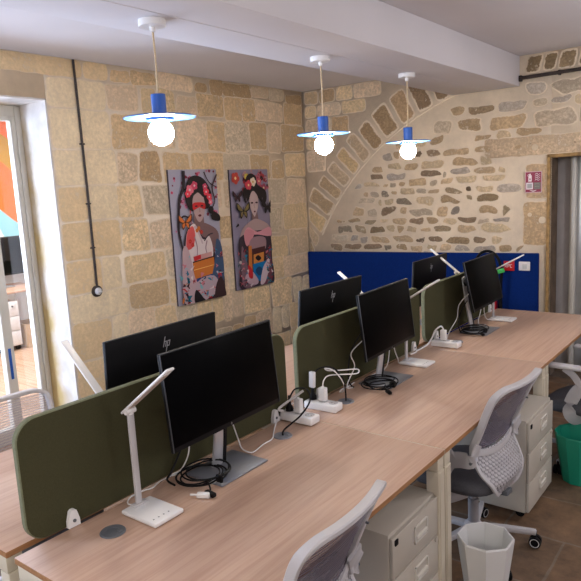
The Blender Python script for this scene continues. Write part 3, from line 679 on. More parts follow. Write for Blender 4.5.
obj('body', bm, mat('cardboard', (.5, .34, .2), .9, noise_s=10, noise_a=.08), t)

# ------------------------------------------------------------------ pendant lamps
def pendant(x, y, zd, label):
    t = thing('pendant_lamp', label, 'lamp', (x, y, zd), 0, 'blue disc pendant lamps in a row')
    top = ZS-.001-zd
    bm = B(); lathe(bm, [(0, top), (.061, top), (.061, top-.026), (.058, top-.029), (.012, top-.029), (.012, top-.05), (.004, top-.052), (0, top-.052)], n=36); bx(bm, (.058, -.003, top-.016), (.064, .003, top-.01)); obj('canopy', bm, WHITE, t)
    bm = B(); tube(bm, [(0, 0, top-.04), (.003, 0, top*.6), (0, 0, .1)], .0045, 8); obj('cord', bm, CORD, t)
    bm = B(); lathe(bm, [(0, .105), (.031, .105), (.033, .103), (.033, .006), (0, .006)], n=32); obj('socket', bm, BLUE, t)
    bm = B(); lathe(bm, [(.01, .006), (.160, .006), (.165, .003), (.164, .0), (.16, 0)], n=64, mi=0); lathe(bm, [(.16, 0), (.01, 0)], n=64, mi=1); obj('disc_shade', bm, [DISC, DISCUNDER], t)
    bm = B(); lathe(bm, [(.03, -.001), (.062, -.001), (.062, -.012), (.03, -.012)], n=40); obj('collar', bm, BLUE, t)
    bm = B(); lathe(bm, [(0, -.004), (.024, -.004), (.026, -.012)]+[(.058*math.sin(a), -.066+.058*math.cos(a)) for a in [R(26+154*i/16) for i in range(16)]]+[(0, -.124)], n=32); obj('bulb', bm, BULB, t)['label'] = 'glowing round bulb'
pendant(-.43, 1.13, 2.178, 'blue disc pendant lamp with lit globe bulb, leftmost and nearest of three')
pendant(-.42, 2.43, 2.147, 'blue disc pendant lamp with lit globe bulb, middle of three')
pendant(-.365, 3.45, 2.118, 'blue disc pendant lamp with lit globe bulb, farthest, in front of the arch')

# ------------------------------------------------------------------ wall items
t = thing('conduit', 'dark vertical cable conduit running down the pale stone to a round socket', 'pipe', (XL, 2.07, 0))
bm = B(); tube(bm, spline([(.014, -.005, 2.852), (.013, .0, 2.4), (.014, .004, 1.8), (.013, .002, 1.14)], 6), .0095, 8); obj('pipe', bm, IRON, t)
for z in (1.45, 1.79, 2.24):
    bm = B(); box(bm, (.011, .002, z), (.012, .044, .012), bev=.003); obj('clip', bm, IRON, t)
t = thing('wall_socket', 'small round white switch on a dark ring at the end of the conduit', 'switch', (XL+.001, 2.072, 1.107))
mrot = axis_m((0, 0, 0), (1, 0, 0))
bm = B(); lathe(bm, [(0, 0), (.047, 0), (.045, .014), (.03, .018), (0, .018)], m=mrot, n=30); obj('base_plate', bm, IRON, t)
bm = B(); lathe(bm, [(0, .0185), (.029, .0185), (.028, .032), (.018, .04), (0, .041)], m=mrot, n=30); cyl(bm, (.038, 0, 0), (.062, 0, -.0), .009); obj('knob', bm, mat('porcelain', (.6, .6, .62), .25, noise_s=30, noise_a=.1), t)
bm = B(); tube(bm, [(-.03, 4.915, 2.665), (.2, 4.915, 2.668), (.5, 4.915, 2.672), (1.4, 4.915, 2.69)], .016, 10); box(bm, (-.025, 4.93, 2.665), (.03, .035, .05), bev=.004)
for x in (.3, .9): box(bm, (x, 4.93, 2.669), (.02, .036, .04), bev=.003)
tag(obj('metal_rail', bm, IRON), 'dark iron pipe along the stone wall right of the beam', 'pipe')
# blue acoustic panel
bm = B()
zt = [(-2.395, 1.10), (.152, 1.137)]
vs = []
for y in (4.905, 4.94):
    vs.append([bm.verts.new((x, y, z)) for x, z in ((-2.395, .25), (.152, .25), (.152, 1.137), (-2.395, 1.10))])
bm.faces.new(vs[0]); bm.faces.new(vs[1][::-1])
for i in range(4): bm.faces.new([vs[0][i], vs[0][(i+1) % 4], vs[1][(i+1) % 4], vs[1][i]])
bmesh.ops.bevel(bm, geom=bm.edges[:], offset=.005, segments=2, affect='EDGES')
tag(obj('acoustic_panel', bm, PANELBLUE), 'long dark blue fabric panel along the foot of the rubble wall', 'panel')
# safety sign
t = thing('safety_sign', 'maroon fire extinguisher sign with white pictograms beside the lift opening', 'sign', (.092, YB-.008, 1.768))
P = Paint((-.073, 0, -.093), (1, 0, 0), (0, 0, 1), (0, -1, 0), .146, .186, .003)
P.board(lin(206, 176, 180)); P.poly([(.04, .03), (.96, .03), (.96, .97), (.04, .97)], lin(136, 20, 60))
W_ = lin(226, 214, 218)
P.poly([(.2, .53), (.4, .53), (.4, .82), (.2, .82)], W_); P.ell(.3, .85, .06, .05, W_); P.line([(.3, .88), (.18, .86), (.16, .78)], .012, W_); P.poly([(.27, .6), (.33, .6), (.33, .68), (.27, .68)], lin(136, 20, 60))
for i in range(4): P.line([(.6, .86-.09*i), (.72, .90-.09*i), (.78, .84-.09*i), (.9, .9-.09*i)], .014, W_)
P.poly([(.08, .16), (.48, .16), (.48, .48), (.08, .48)], W_); P.poly([(.14, .21), (.42, .21), (.42, .43), (.14, .43)], lin(160, 156, 158)); P.poly([(.52, .16), (.93, .16), (.93, .48), (.52, .48)], lin(112, 104, 98)); P.line([(.58, .4), (.72, .43), (.86, .39)], .01, lin(150, 150, 130)); P.line([(.58, .28), (.72, .3), (.86, .28)], .01, lin(150, 150, 130))
P.smooth([(.3, .12), (.5, .05), (.7, .12), (.5, .1)], W_)
P.build('plate', t)
# red letter sign and white switch on the blue panel
t = thing('alarm_plate', 'small red square plate with white letters on the blue panel', 'sign', (-.106, 4.904, 1.018))
P = Paint((-.048, 0, -.044), (1, 0, 0), (0, 0, 1), (0, -1, 0), .096, .088, .012)
P.board(lin(200, 16, 30)); Wt = lin(240, 225, 225)
def seg(u0, v0, u1, v1, wd=.03): P.line([(u0, v0), ((u0+u1)/2, (v0+v1)/2), (u1, v1)], wd, Wt)
for k, letter in enumerate('RPC'):
    x0 = .14+k*.26
    if letter in 'RP': seg(x0, .35, x0, .66); seg(x0, .66, x0+.16, .66); seg(x0+.16, .66, x0+.16, .52); seg(x0+.16, .5, x0, .5)
    if letter == 'R': seg(x0+.05, .5, x0+.18, .34)
    if letter == 'C': seg(x0, .36, x0, .66); seg(x0, .66, x0+.16, .66); seg(x0, .36, x0+.16, .36)
P.ell(.5, .85, .06, .06, Wt); P.build('plate', t)
t = thing('wall_switch', 'white light switch on the blue panel right of the red plate', 'switch', (.033, 4.904, 1.02))
bm = B(); box(bm, (0, -.006, 0), (.1, .01, .082), bev=.004); obj('cover', bm, WHITE, t)
bm = B(); box(bm, (.005, -.015, 0), (.04, .01, .045), bev=.004); obj('rocker', bm, mat('switch_rocker', (.6, .6, .6), .3, noise_s=5, noise_a=.02), t)
# fire extinguisher behind the far monitor
t = thing('fire_extinguisher', 'red fire extinguisher with black hose behind the farthest monitor', 'fire extinguisher', (-.26, 4.79, .38))
bm = B(); lathe(bm, [(0, 0), (.078, 0), (.082, .01), (.082, .36), (.07, .42), (.035, .46), (.03, .5), (0, .5)], n=32); obj('cylinder', bm, RED, t)
bm = B(); lathe(bm, [(0, .5), (.032, .5), (.03, .56), (0, .56)], n=20); box(bm, (.03, 0, .575), (.13, .022, .016), (0, -.12, 0), bev=.004); box(bm, (.03, 0, .61), (.14, .022, .014), (0, -.3, 0), bev=.004); obj('valve', bm, BLACK, t)
bm = B(); tube(bm, spline([(-.03, 0, .55), (-.11, -.005, .66), (-.08, -.01, .75), (.0, -.01, .785), (.08, -.01, .74), (.125, -.01, .62), (.12, -.01, .5), (.115, -.01, .36)], 8), .0135, 10); obj('hose', bm, BLACK, t)
bm = B(); lathe(bm, [(0, 0), (.026, 0), (.022, .1), (.014, .3), (0, .3)], (.115, -.01, .1), n=16); obj('horn', bm, BLACK, t)
bm = B(); box(bm, (.115, -.028, .605), (.09, .006, .04), (0, -.3, 0), bev=.002); obj('tag', bm, GREEN, t)['label'] = 'green tag'
bm = B(); bx(bm, (-.02, .06, .25), (.02, .117, .45)); obj('bracket', bm, DGREY, t)

# ------------------------------------------------------------------ desks
LD = 1.431
def desk(side, k, label):
    t = thing('desk', label, 'desk', (0 if side > 0 else -.05, k*LD, 0), 0, 'oak bench desks in two rows')
    s = side
    bm = B(); x0, x1 = sorted((0, s*.8)); box(bm, ((x0+x1)/2, LD/2, .7295), (.8, LD-.006, .021), bev=.0015, mi=0)
    for f in bm.faces:
        n = f.normal if f.normal.length else (f.normal_update() or f.normal)
    o = obj('desktop', bm, [DESK, EDGE], t)
    for p in o.data.polygons:
        if abs(p.normal.z) < .5: p.material_index = 1
    for yy in (.033, LD-.033):
        for xx in (.03, .77):
            bm = B(); bx(bm, (s*(xx-.028), yy-.028, 0), (s*(xx+.028), yy+.028, .66), bev=.004)
            if xx > .5: bx(bm, (s*(xx+.028), yy-.02, .01), (s*(xx+.031), yy+.012, .655))
            obj('leg', bm, CREAM, t)
        bm = B(); bx(bm, (s*.01, yy-.028, .661), (s*.795, yy+.028, .7185), bev=.003); obj('crossbeam', bm, CREAM, t)
    bm = B(); bx(bm, (s*.001, LD-.0028, .719), (s*.799, LD+.0025, .7392)); obj('joint_strip', bm, CREAM, t)
    return t
def grommet(t, x, y, gm=None):
    bm = B(); lathe(bm, [(0, .0035), (.022, .0035), (.022, .0045), (.040, .0045), (.043, .001), (.043, 0), (0, 0)], (x, y, .7403), n=32)
    box(bm, (x+.018, y+.012, .7455), (.018, .014, .003), bev=.001); g = obj('grommet', bm, gm or STANDGREY, t); g['label'] = 'round grey cable grommet'
D1 = desk(1, 0, 'nearest oak desk of the right row, with a monitor, lamp and power strip')
D2 = desk(1, 1, 'middle oak desk of the right row, between the two white seams')
D3 = desk(1, 2, 'farthest oak desk of the right row, ending near the blue panel')
grommet(D1, .142, .27, DGREY); grommet(D1, .129, 1.202); grommet(D2, .131, 1.724-LD); grommet(D3, .148, 3.098-2*LD)
desk(-1, 0, 'nearest oak desk of the left row, behind the first green divider')
desk(-1, 1, 'middle oak desk of the left row, behind the second green divider')
desk(-1, 2, 'farthest oak desk of the left row, by the stone corner')
# dividers
def divider(y0, y1, z1, label):
    t = thing('desk_divider', label, 'divider', (-.026, (y0+y1)/2, .742), 0, 'olive felt dividers between the desks')
    L2 = (y1-y0)/2; r = .075; H_ = z1-.742
    def outline(g):
        pts = []
        for cx, cz, a0 in ((L2-r, H_-r, 0), (-L2+r, H_-r, 90), (-L2+r, r, 180), (L2-r, r, 270)):
            for i in range(9):
                a = R(a0+90*i/8); pts.append((cx+(r-g)*math.cos(a), cz+(r-g)*math.sin(a)))
        return pts
    bm = B(); rings = []
    for x, g in ((-.013, .004), (-.009, 0), (.009, 0), (.013, .004)): rings.append([bm.verts.new((x, a, b)) for a, b in outline(g)])
    n = len(rings[0])
    for q in range(3):
        for i in range(n): bm.faces.new([rings[q][i], rings[q][(i+1) % n], rings[q+1][(i+1) % n], rings[q+1][i]]).material_index = 1
    bm.faces.new(rings[0][::-1]); bm.faces.new(rings[-1])
    obj('felt_panel', bm, [FELT, FELTEDGE], t)
    for yy in (-L2+.16, L2-.115):
        for s in (1, -1):
            bm = B()
            pr = [(-.022, 0), (.022, 0), (.021, .022), (.012, .055), (.006, .06), (-.006, .06), (-.012, .055), (-.021, .022)]
            a = [bm.verts.new((s*.0135, yy+u, v)) for u, v in pr]; b = [bm.verts.new((s*.03, yy+u, v)) for u, v in pr]
            bm.faces.new(a); bm.faces.new(b[::-1])
            for i in range(8): bm.faces.new([a[i], a[(i+1) % 8], b[(i+1) % 8], b[i]])
            cl_ = obj('clip', bm, WHITE, t)
            bm = B(); cyl(bm, (s*.030, yy, .022), (s*.033, yy, .022), .006); obj('screw', bm, DGREY, cl_)
divider(.06, 1.43, 1.157, 'nearest olive green felt divider with rounded corners')
divider(1.52, 2.875, 1.15, 'middle olive green felt divider behind the second monitor')
divider(2.945, 4.25, 1.136, 'farthest olive green felt divider behind the third monitor')

# ------------------------------------------------------------------ monitors
MW, MH = .612, .356
def logo(bm, u, v, s, f, mi=0):
    """small slanted two-letter maker's mark made of bars; u,v centre; f maps (u,v)->point, sl = slant"""
    sl = .28
    def barq(u0, v0, u1, v1, wd):
        pts = []
        for (a, b) in ((u0-wd/2, v0), (u0+wd/2, v0), (u1+wd/2, v1), (u1-wd/2, v1)): pts.append(f(u+(a+b*sl)*s, v+b*s))
        bm.faces.new([bm.verts.new(p) for p in pts]).material_index = mi
    barq(-.42, -.25, -.42, 1.0, .13); barq(-.08, -.25, -.08, .38, .13); barq(-.36, .38, -.02, .38, .001)
    pts = [f(u+(a+b*sl)*s, v+b*s) for a, b in ((-.36, .34), (-.02, .34), (-.02, .46), (-.36, .46))]; bm.faces.new([bm.verts.new(p) for p in pts]).material_index = mi
    barq(.16, -1.0, .16, .46, .13); barq(.5, -.25, .5, .46, .13)
    for b0 in (-.25, .34):
        pts = [f(u+(a+b*sl)*s, v+b*s) for a, b in ((.2, b0), (.54, b0), (.54, b0+.12), (.2, b0+.12))]; bm.faces.new([bm.verts.new(p) for p in pts]).material_index = mi
LOGOM = mat('logo_silver', (.5, .5, .52), .3, .3, noise_s=3, noise_a=.02)
def monitor(x, y, z, face, yaw, tilt, label, base, group, col=None):
    """x,y,z = centre of the screen; base = centre of the stand foot"""
    t = thing('monitor', label, 'monitor', (base[0], base[1], .7405), 0, group)
    rz = yaw if face > 0 else PI+yaw
    m = Matrix.Translation((x-base[0], y-base[1], z-.7405)) @ Matrix.Rotation(rz, 4, 'Z') @ Matrix.Rotation(-tilt, 4, 'Y')   # local +X = screen side
    bm = B(); box(bm, (-.0075, 0, 0), (.012, MW, MH), bev=.002, m=m); box(bm, (-.03, 0, -.1), (.03, .2, .12), bev=.01, m=m)
    obj('housing', bm, BLACK, t)
    bm = B(); box(bm, (-.0005, 0, .006), (.004, MW-.014, MH-.026), bev=.0005, m=m); scr = obj('screen', bm, SCREEN, t)
    bm = B(); logo(bm, 0, -MH/2+.0085, .006, lambda u, v: m @ Vector((-.0012, u, v))); 
    logo(bm, 0, .085 , .027, lambda u, v: m @ Vector((-.0455, -u, v))) if False else None
    obj('logo', bm, LOGOM, t)
    bm = B(); logo(bm, .0, .10, .034, lambda u, v: m @ Vector((-.0145, -u, v))); obj('logo', bm, LOGOM, t)['label'] = "silver maker's logo on the back"
    # thin bezel lip
    bm = B()
    for (c, s) in (((.0, 0, MH/2-.002), (.004, MW-.004, .003)), ((.0, MW/2-.002, 0), (.004, .003, MH-.006)), ((.0, -MW/2+.002, 0), (.004, .003, MH-.006))): box(bm, c, s, m=m)
    obj('bezel', bm, BEZEL, t)
    # column and foot
    sgn = 1 if face > 0 else -1
    top = m @ Vector((-.045, 0, -.12)); foot = Vector((-.045*sgn, 0, .008))
    if col is None:
        path = [foot, foot.lerp(top, .5), top+Vector((0, 0, .06))]; p2 = m @ Vector((-.03, 0, -.12)); h0 = top
    else:
        path = [Vector(c)-Vector((base[0], base[1], .7405)) for c in col]; h0 = path[-1]-Vector((0, 0, .04)); p2 = h0+Vector((.07, 0, 0))
    bm = B(); ribbon(bm, [p+Vector((0, -.012, 0)) for p in path], (0, 1, 0), [.056, .05, .045], .014); obj('column', bm, SILVER, t)
    bm = B(); ribbon(bm, [p+Vector((-.004*sgn, .0265-.002*k, 0)) for k, p in enumerate(path)], (0, 1, 0), [.02, .018, .016], .02); obj('column_back', bm, BLACK, t)
    bm = B(); cyl(bm, h0, p2, .026); obj('hinge', bm, BLACK, t)
    bm = B(); box(bm, (0, 0, .004), (.20, .27, .007), (0, 0, 0), bev=.0025); obj('foot', bm, STANDGREY, t)
    return t
gF = 'monitors on the right row, screens towards the aisle'; gB = 'monitors on the left row seen from behind'
monitor(.191, .803, 1.119, 1, .021, .09, 'nearest black monitor of the right row, screen off, filling the front', (.14, .828), gF)
monitor(.143, 2.17, 1.092, 1, .05, .115, 'middle black monitor of the right row, screen off with a pale reflection', (.14, 2.13), gF)
monitor(.160, 3.575, 1.088, 1, .026, .21, 'farthest monitor of the right row, tilted back in front of the fire extinguisher', (.165, 3.47), gF, col=[(.065, 3.575, .75), (.05, 3.53, .93), (.04, 3.49, 1.125)])
monitor(-.16, .807, 1.125, -1, .04, .047, 'nearest monitor of the left row, its black back and logo against the stone wall', (-.19, .80), gB)
monitor(-.221, 2.132, 1.10, -1, -.027, .088, 'middle monitor of the left row, its back against the left end of the blue panel', (-.24, 2.13), gB)
monitor(-.286, 3.596, 1.071, -1, .024, .06, 'farthest monitor of the left row, its back against the blue panel', (-.28, 3.6), gB)

# ------------------------------------------------------------------ LED desk lamps
def desk_lamp(cx, cy, side, el, hl, h, label, group, sx=.02):
    t = thing('desk_lamp', label, 'lamp', (cx, cy, .7405), 0 if side > 0 else PI, group)
    bm = B(); box(bm, (0, 0, .009), (.18, .13, .016), bev=.006, seg=3); b_ = obj('base', bm, WHITE, t)
    bm = B()
    for i in range(4): lathe(bm, [(0, .0175), (.003, .0175), (.003, .017)], (.06, -.045+i*.022, 0), n=10)
    obj('button', bm, DGREY, b_)
    bm = B(); box(bm, (-.07, 0, .02), (.026, .06, .008), bev=.002); obj('hinge_plate', bm, GREYWHITE, t)
    bm = B(); box(bm, (-.072, 0, .02+h/2), (.011, .024, h), bev=.002); obj('stem', bm, GREYWHITE, t)
    pv = Vector((-.072, 0, .02+h+.008))
    bm = B(); cyl(bm, pv+Vector((0, -.02, 0)), pv+Vector((0, .02, 0)), .0105); cyl(bm, pv+Vector((0, 0, -.012)), pv, .011); obj('joint', bm, WHITE, t)
    m = Matrix.Translation(pv+Vector((0, 0, .012))) @ Matrix.Rotation(-el, 4, 'Y')
    bm = B(); box(bm, (hl/2-.02, 0, 0), (hl+.04, .032, .009), bev=.003, m=m); hd = obj('lamp_head', bm, WHITE, t)
    bm = B(); box(bm, (hl/2-.02, 0, -.0052), (hl-.03, .022, .002), m=m); obj('light_strip', bm, mat('diffuser', (.5, .42, .38), .5, noise_s=5, noise_a=.02), hd)
gl = 'white LED desk lamps along the right row'; glb = 'white LED desk lamps along the left row'
desk_lamp(.164, .422, 1, .635, .285, .335, 'nearest white LED desk lamp, raised head in front of the first monitor', gl)
desk_lamp(.148, 2.50, 1, .56, .26, .345, 'white LED desk lamp at the far side of the middle monitor', gl)
desk_lamp(.19, 3.875, 1, .50, .26, .345, 'farthest white LED desk lamp, head over the red plate', gl)
desk_lamp(-.215, .47, -1, .72, .27, .335, 'nearest left row desk lamp, white head sticking up left of the first divider', glb)
desk_lamp(-.215, 2.44, -1, .66, .27, .345, 'left row desk lamp whose tip shows above the middle back-turned monitor', glb)
desk_lamp(-.215, 3.78, -1, .66, .27, .345, 'farthest left row desk lamp, rising behind the last divider', glb)

# ------------------------------------------------------------------ power strips
def strip(x, y, rz, label, wd=.185):
    t = thing('power_strip', label, 'power strip', (x, y, .7405), rz, 'white power strips on the right row')
    bm = B(); box(bm, (0, 0, .021), (wd, .075, .038), bev=.008, seg=3); obj('body', bm, WHITE, t)
    for i in (-1, 0, 1):
        bm = B(); lathe(bm, [(.023, .0415), (.0225, .043), (.02, .043), (.018, .0405), (0, .0405)], (i*.06, 0, 0), n=24)
        for a in (-.009, .009): cyl(bm, (i*.06+a, 0, .0405), (i*.06+a, 0, .0412), .003, n=8, mi=1)
        obj('outlet', bm, [GREYWHITE, DGREY], t)
    return t
def plug(loc, col, label, kind=0):
    t = thing('plug' if col is BLACK else 'usb_charger', label, 'plug', loc)
    bm = B()
    if col is BLACK: lathe(bm, [(0, 0), (.019, 0), (.018, .018), (.010, .03), (.007, .055), (0, .056)], n=18)
    else: box(bm, (0, 0, .035), (.038, .03, .068), bev=.005)
    obj('body', bm, col, t)
    bm = B(); cyl(bm, (0, 0, .05), (0, 0, .075), .005); obj('collar', bm, col, t)
strip(.088, 1.385, .02, 'white power strip just before the first seam, with black and white plugs')
strip(.093, 1.575, .04, 'white power strip just past the first seam, with a white adapter and charger')
strip(.135, 2.955, .0, 'white power strip at the far end of the middle desk, cables hooked on it')
plug((.03, 1.385, .783), BLACK, 'black plug in the power strip before the seam')
plug((.085, 1.385, .783), WHITE, 'white charger in the power strip before the seam')
plug((.033, 1.575, .783), BLACK, 'black plug in the power strip past the seam')
plug((.093, 1.578, .783), WHITE, 'white charger in the power strip past the seam')
plug((.115, 2.955, .783), WHITE, 'white charger in the farthest power strip')
t = thing('adapter', 'white upright adapter standing on the black plug past the seam', 'adapter', (.033, 1.575, .842))
bm = B(); box(bm, (0, 0, .042), (.03, .02, .082), (0, .05, 0), bev=.004); obj('body', bm, WHITE, t)

# ------------------------------------------------------------------ cables
def cable(pts, r, m, label, k=7): 
    bm = B(); tube(bm, spline(pts, k), r, 8); return tag(obj('cable', bm, m), label, 'cable')
Z = .745
cable([(.09, .43, .755), (.075, .435, Z), (.04, .415, Z), (.006, .45, Z), (.006, .51, Z), (.017, .545, Z), (.0, .60, Z), (.0, .655, Z), (.0, .70, Z), (.02, .715, .78), (.05, .71, .83), (.07, .705, .90)], .0028, CABLEW, 'white cable from the nearest lamp to behind the first monitor')
cable([(.05, .95, .95), (.03, .99, .85), (.03, 1.02, .76), (.06, 1.0, Z), (.097, .985, Z), (.135, .99, Z), (.12, 1.076, Z), (.116, 1.141, Z), (.07, 1.21, Z), (.012, 1.30, Z), (.0, 1.345, .76)], .003, CABLEW, 'white cable curling right of the first monitor foot')
cable([(.129, 1.202, .742), (.135, 1.21, .77), (.16, 1.30, .81), (.165, 1.37, .86), (.12, 1.41, .895), (.05, 1.41, .885), (.03, 1.385, .84)], .004, CABLEB, 'black cable arching from the desk grommet to the strip before the seam')
cable([(.131, 1.724, .742), (.13, 1.724, .80), (.12, 1.715, .87), (.085, 1.68, .925), (.045, 1.63, .93), (.025, 1.59, .90), (.033, 1.575, .86)], .004, CABLEB, 'black cable arching from the grommet to the adapter past the seam')
cable([(.093, 1.578, .855), (.085, 1.60, .88), (.09, 1.64, .895), (.13, 1.72, .885), (.17, 1.78, .88), (.16, 1.80, .895), (.11, 1.74, .90), (.07, 1.67, .91), (.06, 1.65, .925), (.10, 1.66, .92), (.13, 1.68, .88), (.12, 1.73, .82), (.08, 1.78, .77), (.03, 1.82, Z), (.015, 1.87, Z), (.02, 1.92, Z), (.01, 2.0, Z)], .0032, CABLEW, 'white cable looped over the charger past the seam')
cable([(.02, 1.35, .79), (.0, 1.34, .80), (.04, 1.39, .84), (.09, 1.42, .88)], .006, CABLEW, 'short white lead lying across the first power strip')
cable([(.01, 1.44, .80), (-.01, 1.42, .78), (.0, 1.36, .76), (-.005, 1.32, Z)], .004, CABLEW, 'white lead tucked behind the first power strip')
cable([(.07, 2.02, 1.05), (.02, 1.98, .95), (.015, 1.94, .86), (.02, 1.93, .78), (.03, 1.94, Z), (.05, 1.93, Z)], .004, CABLEB, 'black cable hanging behind the middle monitor')
cable([(.07, 2.05, 1.0), (.03, 1.95, .93), (.035, 1.97, .85), (.02, 1.92, .77), (.03, 1.90, Z), (.05, 1.92, Z)], .003, CABLEW, 'white cable hanging behind the middle monitor')
cable([(.08, 2.30, .96), (.07, 2.30, .86), (.06, 2.29, .78), (.04, 2.26, Z), (.03, 2.20, Z), (.03, 2.14, Z)], .003, CABLEW, 'white cable dropping under the middle monitor')
cable([(.08, 2.32, .96), (.07, 2.36, .86), (.06, 2.42, .78), (.05, 2.45, Z), (.07, 2.49, Z)], .003, CABLEW, 'white cable from the middle monitor to the second desk lamp')
cable([(.115, 2.955, .855), (.10, 2.95, .875), (.07, 2.93, .85), (.05, 2.92, .80), (.03, 2.90, .76), (.02, 2.82, Z), (.015, 2.76, Z), (.03, 2.72, Z), (.02, 2.66, Z)], .005, CABLEW, 'white cable looping from the farthest power strip')
cable([(.07, 3.50, 1.0), (.03, 3.42, .93), (.03, 3.38, .84), (.02, 3.28, .77), (.05, 3.16, Z), (.09, 3.06, Z), (.12, 3.02, .76)], .003, CABLEW, 'white cable from behind the farthest monitor to the power strip')
cable([(.06, 3.50, .95), (.03, 3.46, .88), (.04, 3.38, .80), (.07, 3.34, .755)], .004, CABLEB, 'black cable hanging behind the farthest monitor')
cable([(.09, 3.72, .90), (.08, 3.70, .82), (.08, 3.66, .77), (.10, 3.63, Z), (.14, 3.66, Z)], .003, CABLEW, 'white cable under the farthest monitor')
cable([(.09, 3.76, .90), (.08, 3.78, .82), (.09, 3.80, .76), (.12, 3.82, Z)], .003, CABLEW, 'white cable between the farthest monitor and lamp')
def coil(cx, cy, r, label, seed, tail=()):
    rr = random.Random(seed); pts = []
    for k in range(5):
        ox, oy = rr.uniform(-.018, .018), rr.uniform(-.022, .022); rad = r*rr.uniform(.86, 1.08)
        for i in range(10):
            a = 2*PI*i/10; pts.append((cx+ox+rad*math.cos(a)*.95, cy+oy+rad*math.sin(a)*1.05, .752+.007*k+rr.uniform(-.002, .004)))
    pts += list(tail)
    t = thing('coiled_cable', label, 'cable', (0, 0, 0), 0, 'coiled black monitor cables')
    bm = B(); tube(bm, spline(pts, 3), .0034, 7); obj('loops', bm, CABLEB, t)
    e = Vector(pts[-1]); bm = B(); box(bm, e, (.05, .02, .016), (0, 0, rr.uniform(-1, 1)), bev=.004); obj('connector', bm, BLACK, t)
    bm = B(); box(bm, (cx+r*.98, cy, .77), (.03, .012, .03), bev=.004); obj('tie', bm, BLACK, t)
coil(.135, .70, .088, 'black cable coiled on the foot of the nearest monitor', 1, [(.2, .66, .77), (.23, .64, .76), (.25, .62, .752)])
coil(.165, 1.995, .088, 'black cable coiled on the foot of the middle monitor', 2, [(.24, 1.93, .77), (.27, 1.92, .755)])
coil(.155, 3.37, .088, 'black cable coiled on the foot of the farthest monitor', 3, [(.22, 3.3, .77), (.24, 3.32, .755)])
cable([(.02, .80, 1.0), (-.0, .76, .9), (.005, .70, .82), (.02, .64, .77), (.04, .60, .76), (.1, .585, .76)], .0042, CABLEB, 'black cable dropping behind the nearest monitor to the coil')
t = thing('plug', 'white cable plug lying inside the nearest coil', 'plug', (.235, .60, .741), .5)
bm = B(); box(bm, (0, 0, .01), (.05, .022, .018), bev=.004); cyl(bm, (-.025, 0, .01), (-.05, 0, .01), .004); obj('body', bm, WHITE, t)

# ------------------------------------------------------------------ drawer pedestals
def pedestal(x, y0, y1, h, label):
    t = thing('drawer_cabinet', label, 'cabinet', (x, (y0+y1)/2, 0), 0, 'cream metal drawer pedestals under the right row')
    W = y1-y0
    bm = B(); bx(bm, (-.56, -W/2, .05), (-.016, W/2, h), bev=.004); obj('body', bm, CAB, t)
    fh = (h-.05-.012)/3
    for i in range(3):
        z0 = .055+i*fh
        bm = B(); bx(bm, (-.015, -W/2+.004, z0), (.0, W/2-.004, z0+fh-.006), bev=.003); dr = obj('drawer', bm, CAB, t)
        zc = z0+fh*.55; yc = .03
        bm = B()
        for (a, b) in (((-.055, zc-.035), (.055, zc-.029)), ((-.055, zc+.029), (.055, zc+.035)), ((-.055, zc-.035), (-.049, zc+.035)), ((.049, zc-.035), (.055, zc+.035))): bx(bm, (-.001, yc+a[0], a[1]), (.006, yc+b[0], b[1]), bev=.001)
        bx(bm, (-.001, yc-.045, zc-.022), (.009, yc+.045, zc-.004), bev=.003)
        obj('handle', bm, FRAMEPAINT, dr)
    bm = B(); box(bm, (.002, -W/2+.03, h-.035), (.006, .022, .022), bev=.001); obj('lock', bm, BLACK, t)['label'] = 'black square lock'
    bm = B(); cyl(bm, (0, W/2-.035, .05+2*fh-.01), (.006, W/2-.035, .05+2*fh-.01), .012); obj('latch', bm, CAB, t)
    for xx in (-.5, -.06):
        for yy in (-W/2+.06, W/2-.06):
            bm = B(); cyl(bm, (xx, yy-.014, .024), (xx, yy+.014, .024), .024); bx(bm, (xx-.012, yy-.01, .03), (xx+.012, yy+.01, .049)); obj('caster', bm, BLACK, t)
pedestal(.79, .985, 1.385, .568, 'cream three-drawer cabinet beneath the nearest desk, bottom of the picture')
pedestal(.868, 2.325, 2.76, .568, 'cream three-drawer cabinet behind the perforated chair back')

# ------------------------------------------------------------------ waste bins
def bin_(x, y, h, r0, r1, n, m, label, rot0=0):
    bm = B(); lathe(bm, [(0, .004), (r0-.004, .004), (r1-.005, h), (r1, h+.002), (r1+.003, h-.006), (r0, 0), (0, 0)], (0, 0, .001), n=n, rot0=rot0)
    o = tag(obj('waste_bin', bm, m, ang=20), label, 'bin'); o.location = (x, y, 0); return o
bin_(.905, 1.60, .30, .082, .118, 8, BINWHITE, 'white faceted waste bin on the floor by the desk leg', R(22))
bin_(.97, 2.985, .30, .10, .145, 12, BINGREEN, 'green waste bin on the floor at the right edge', R(10))

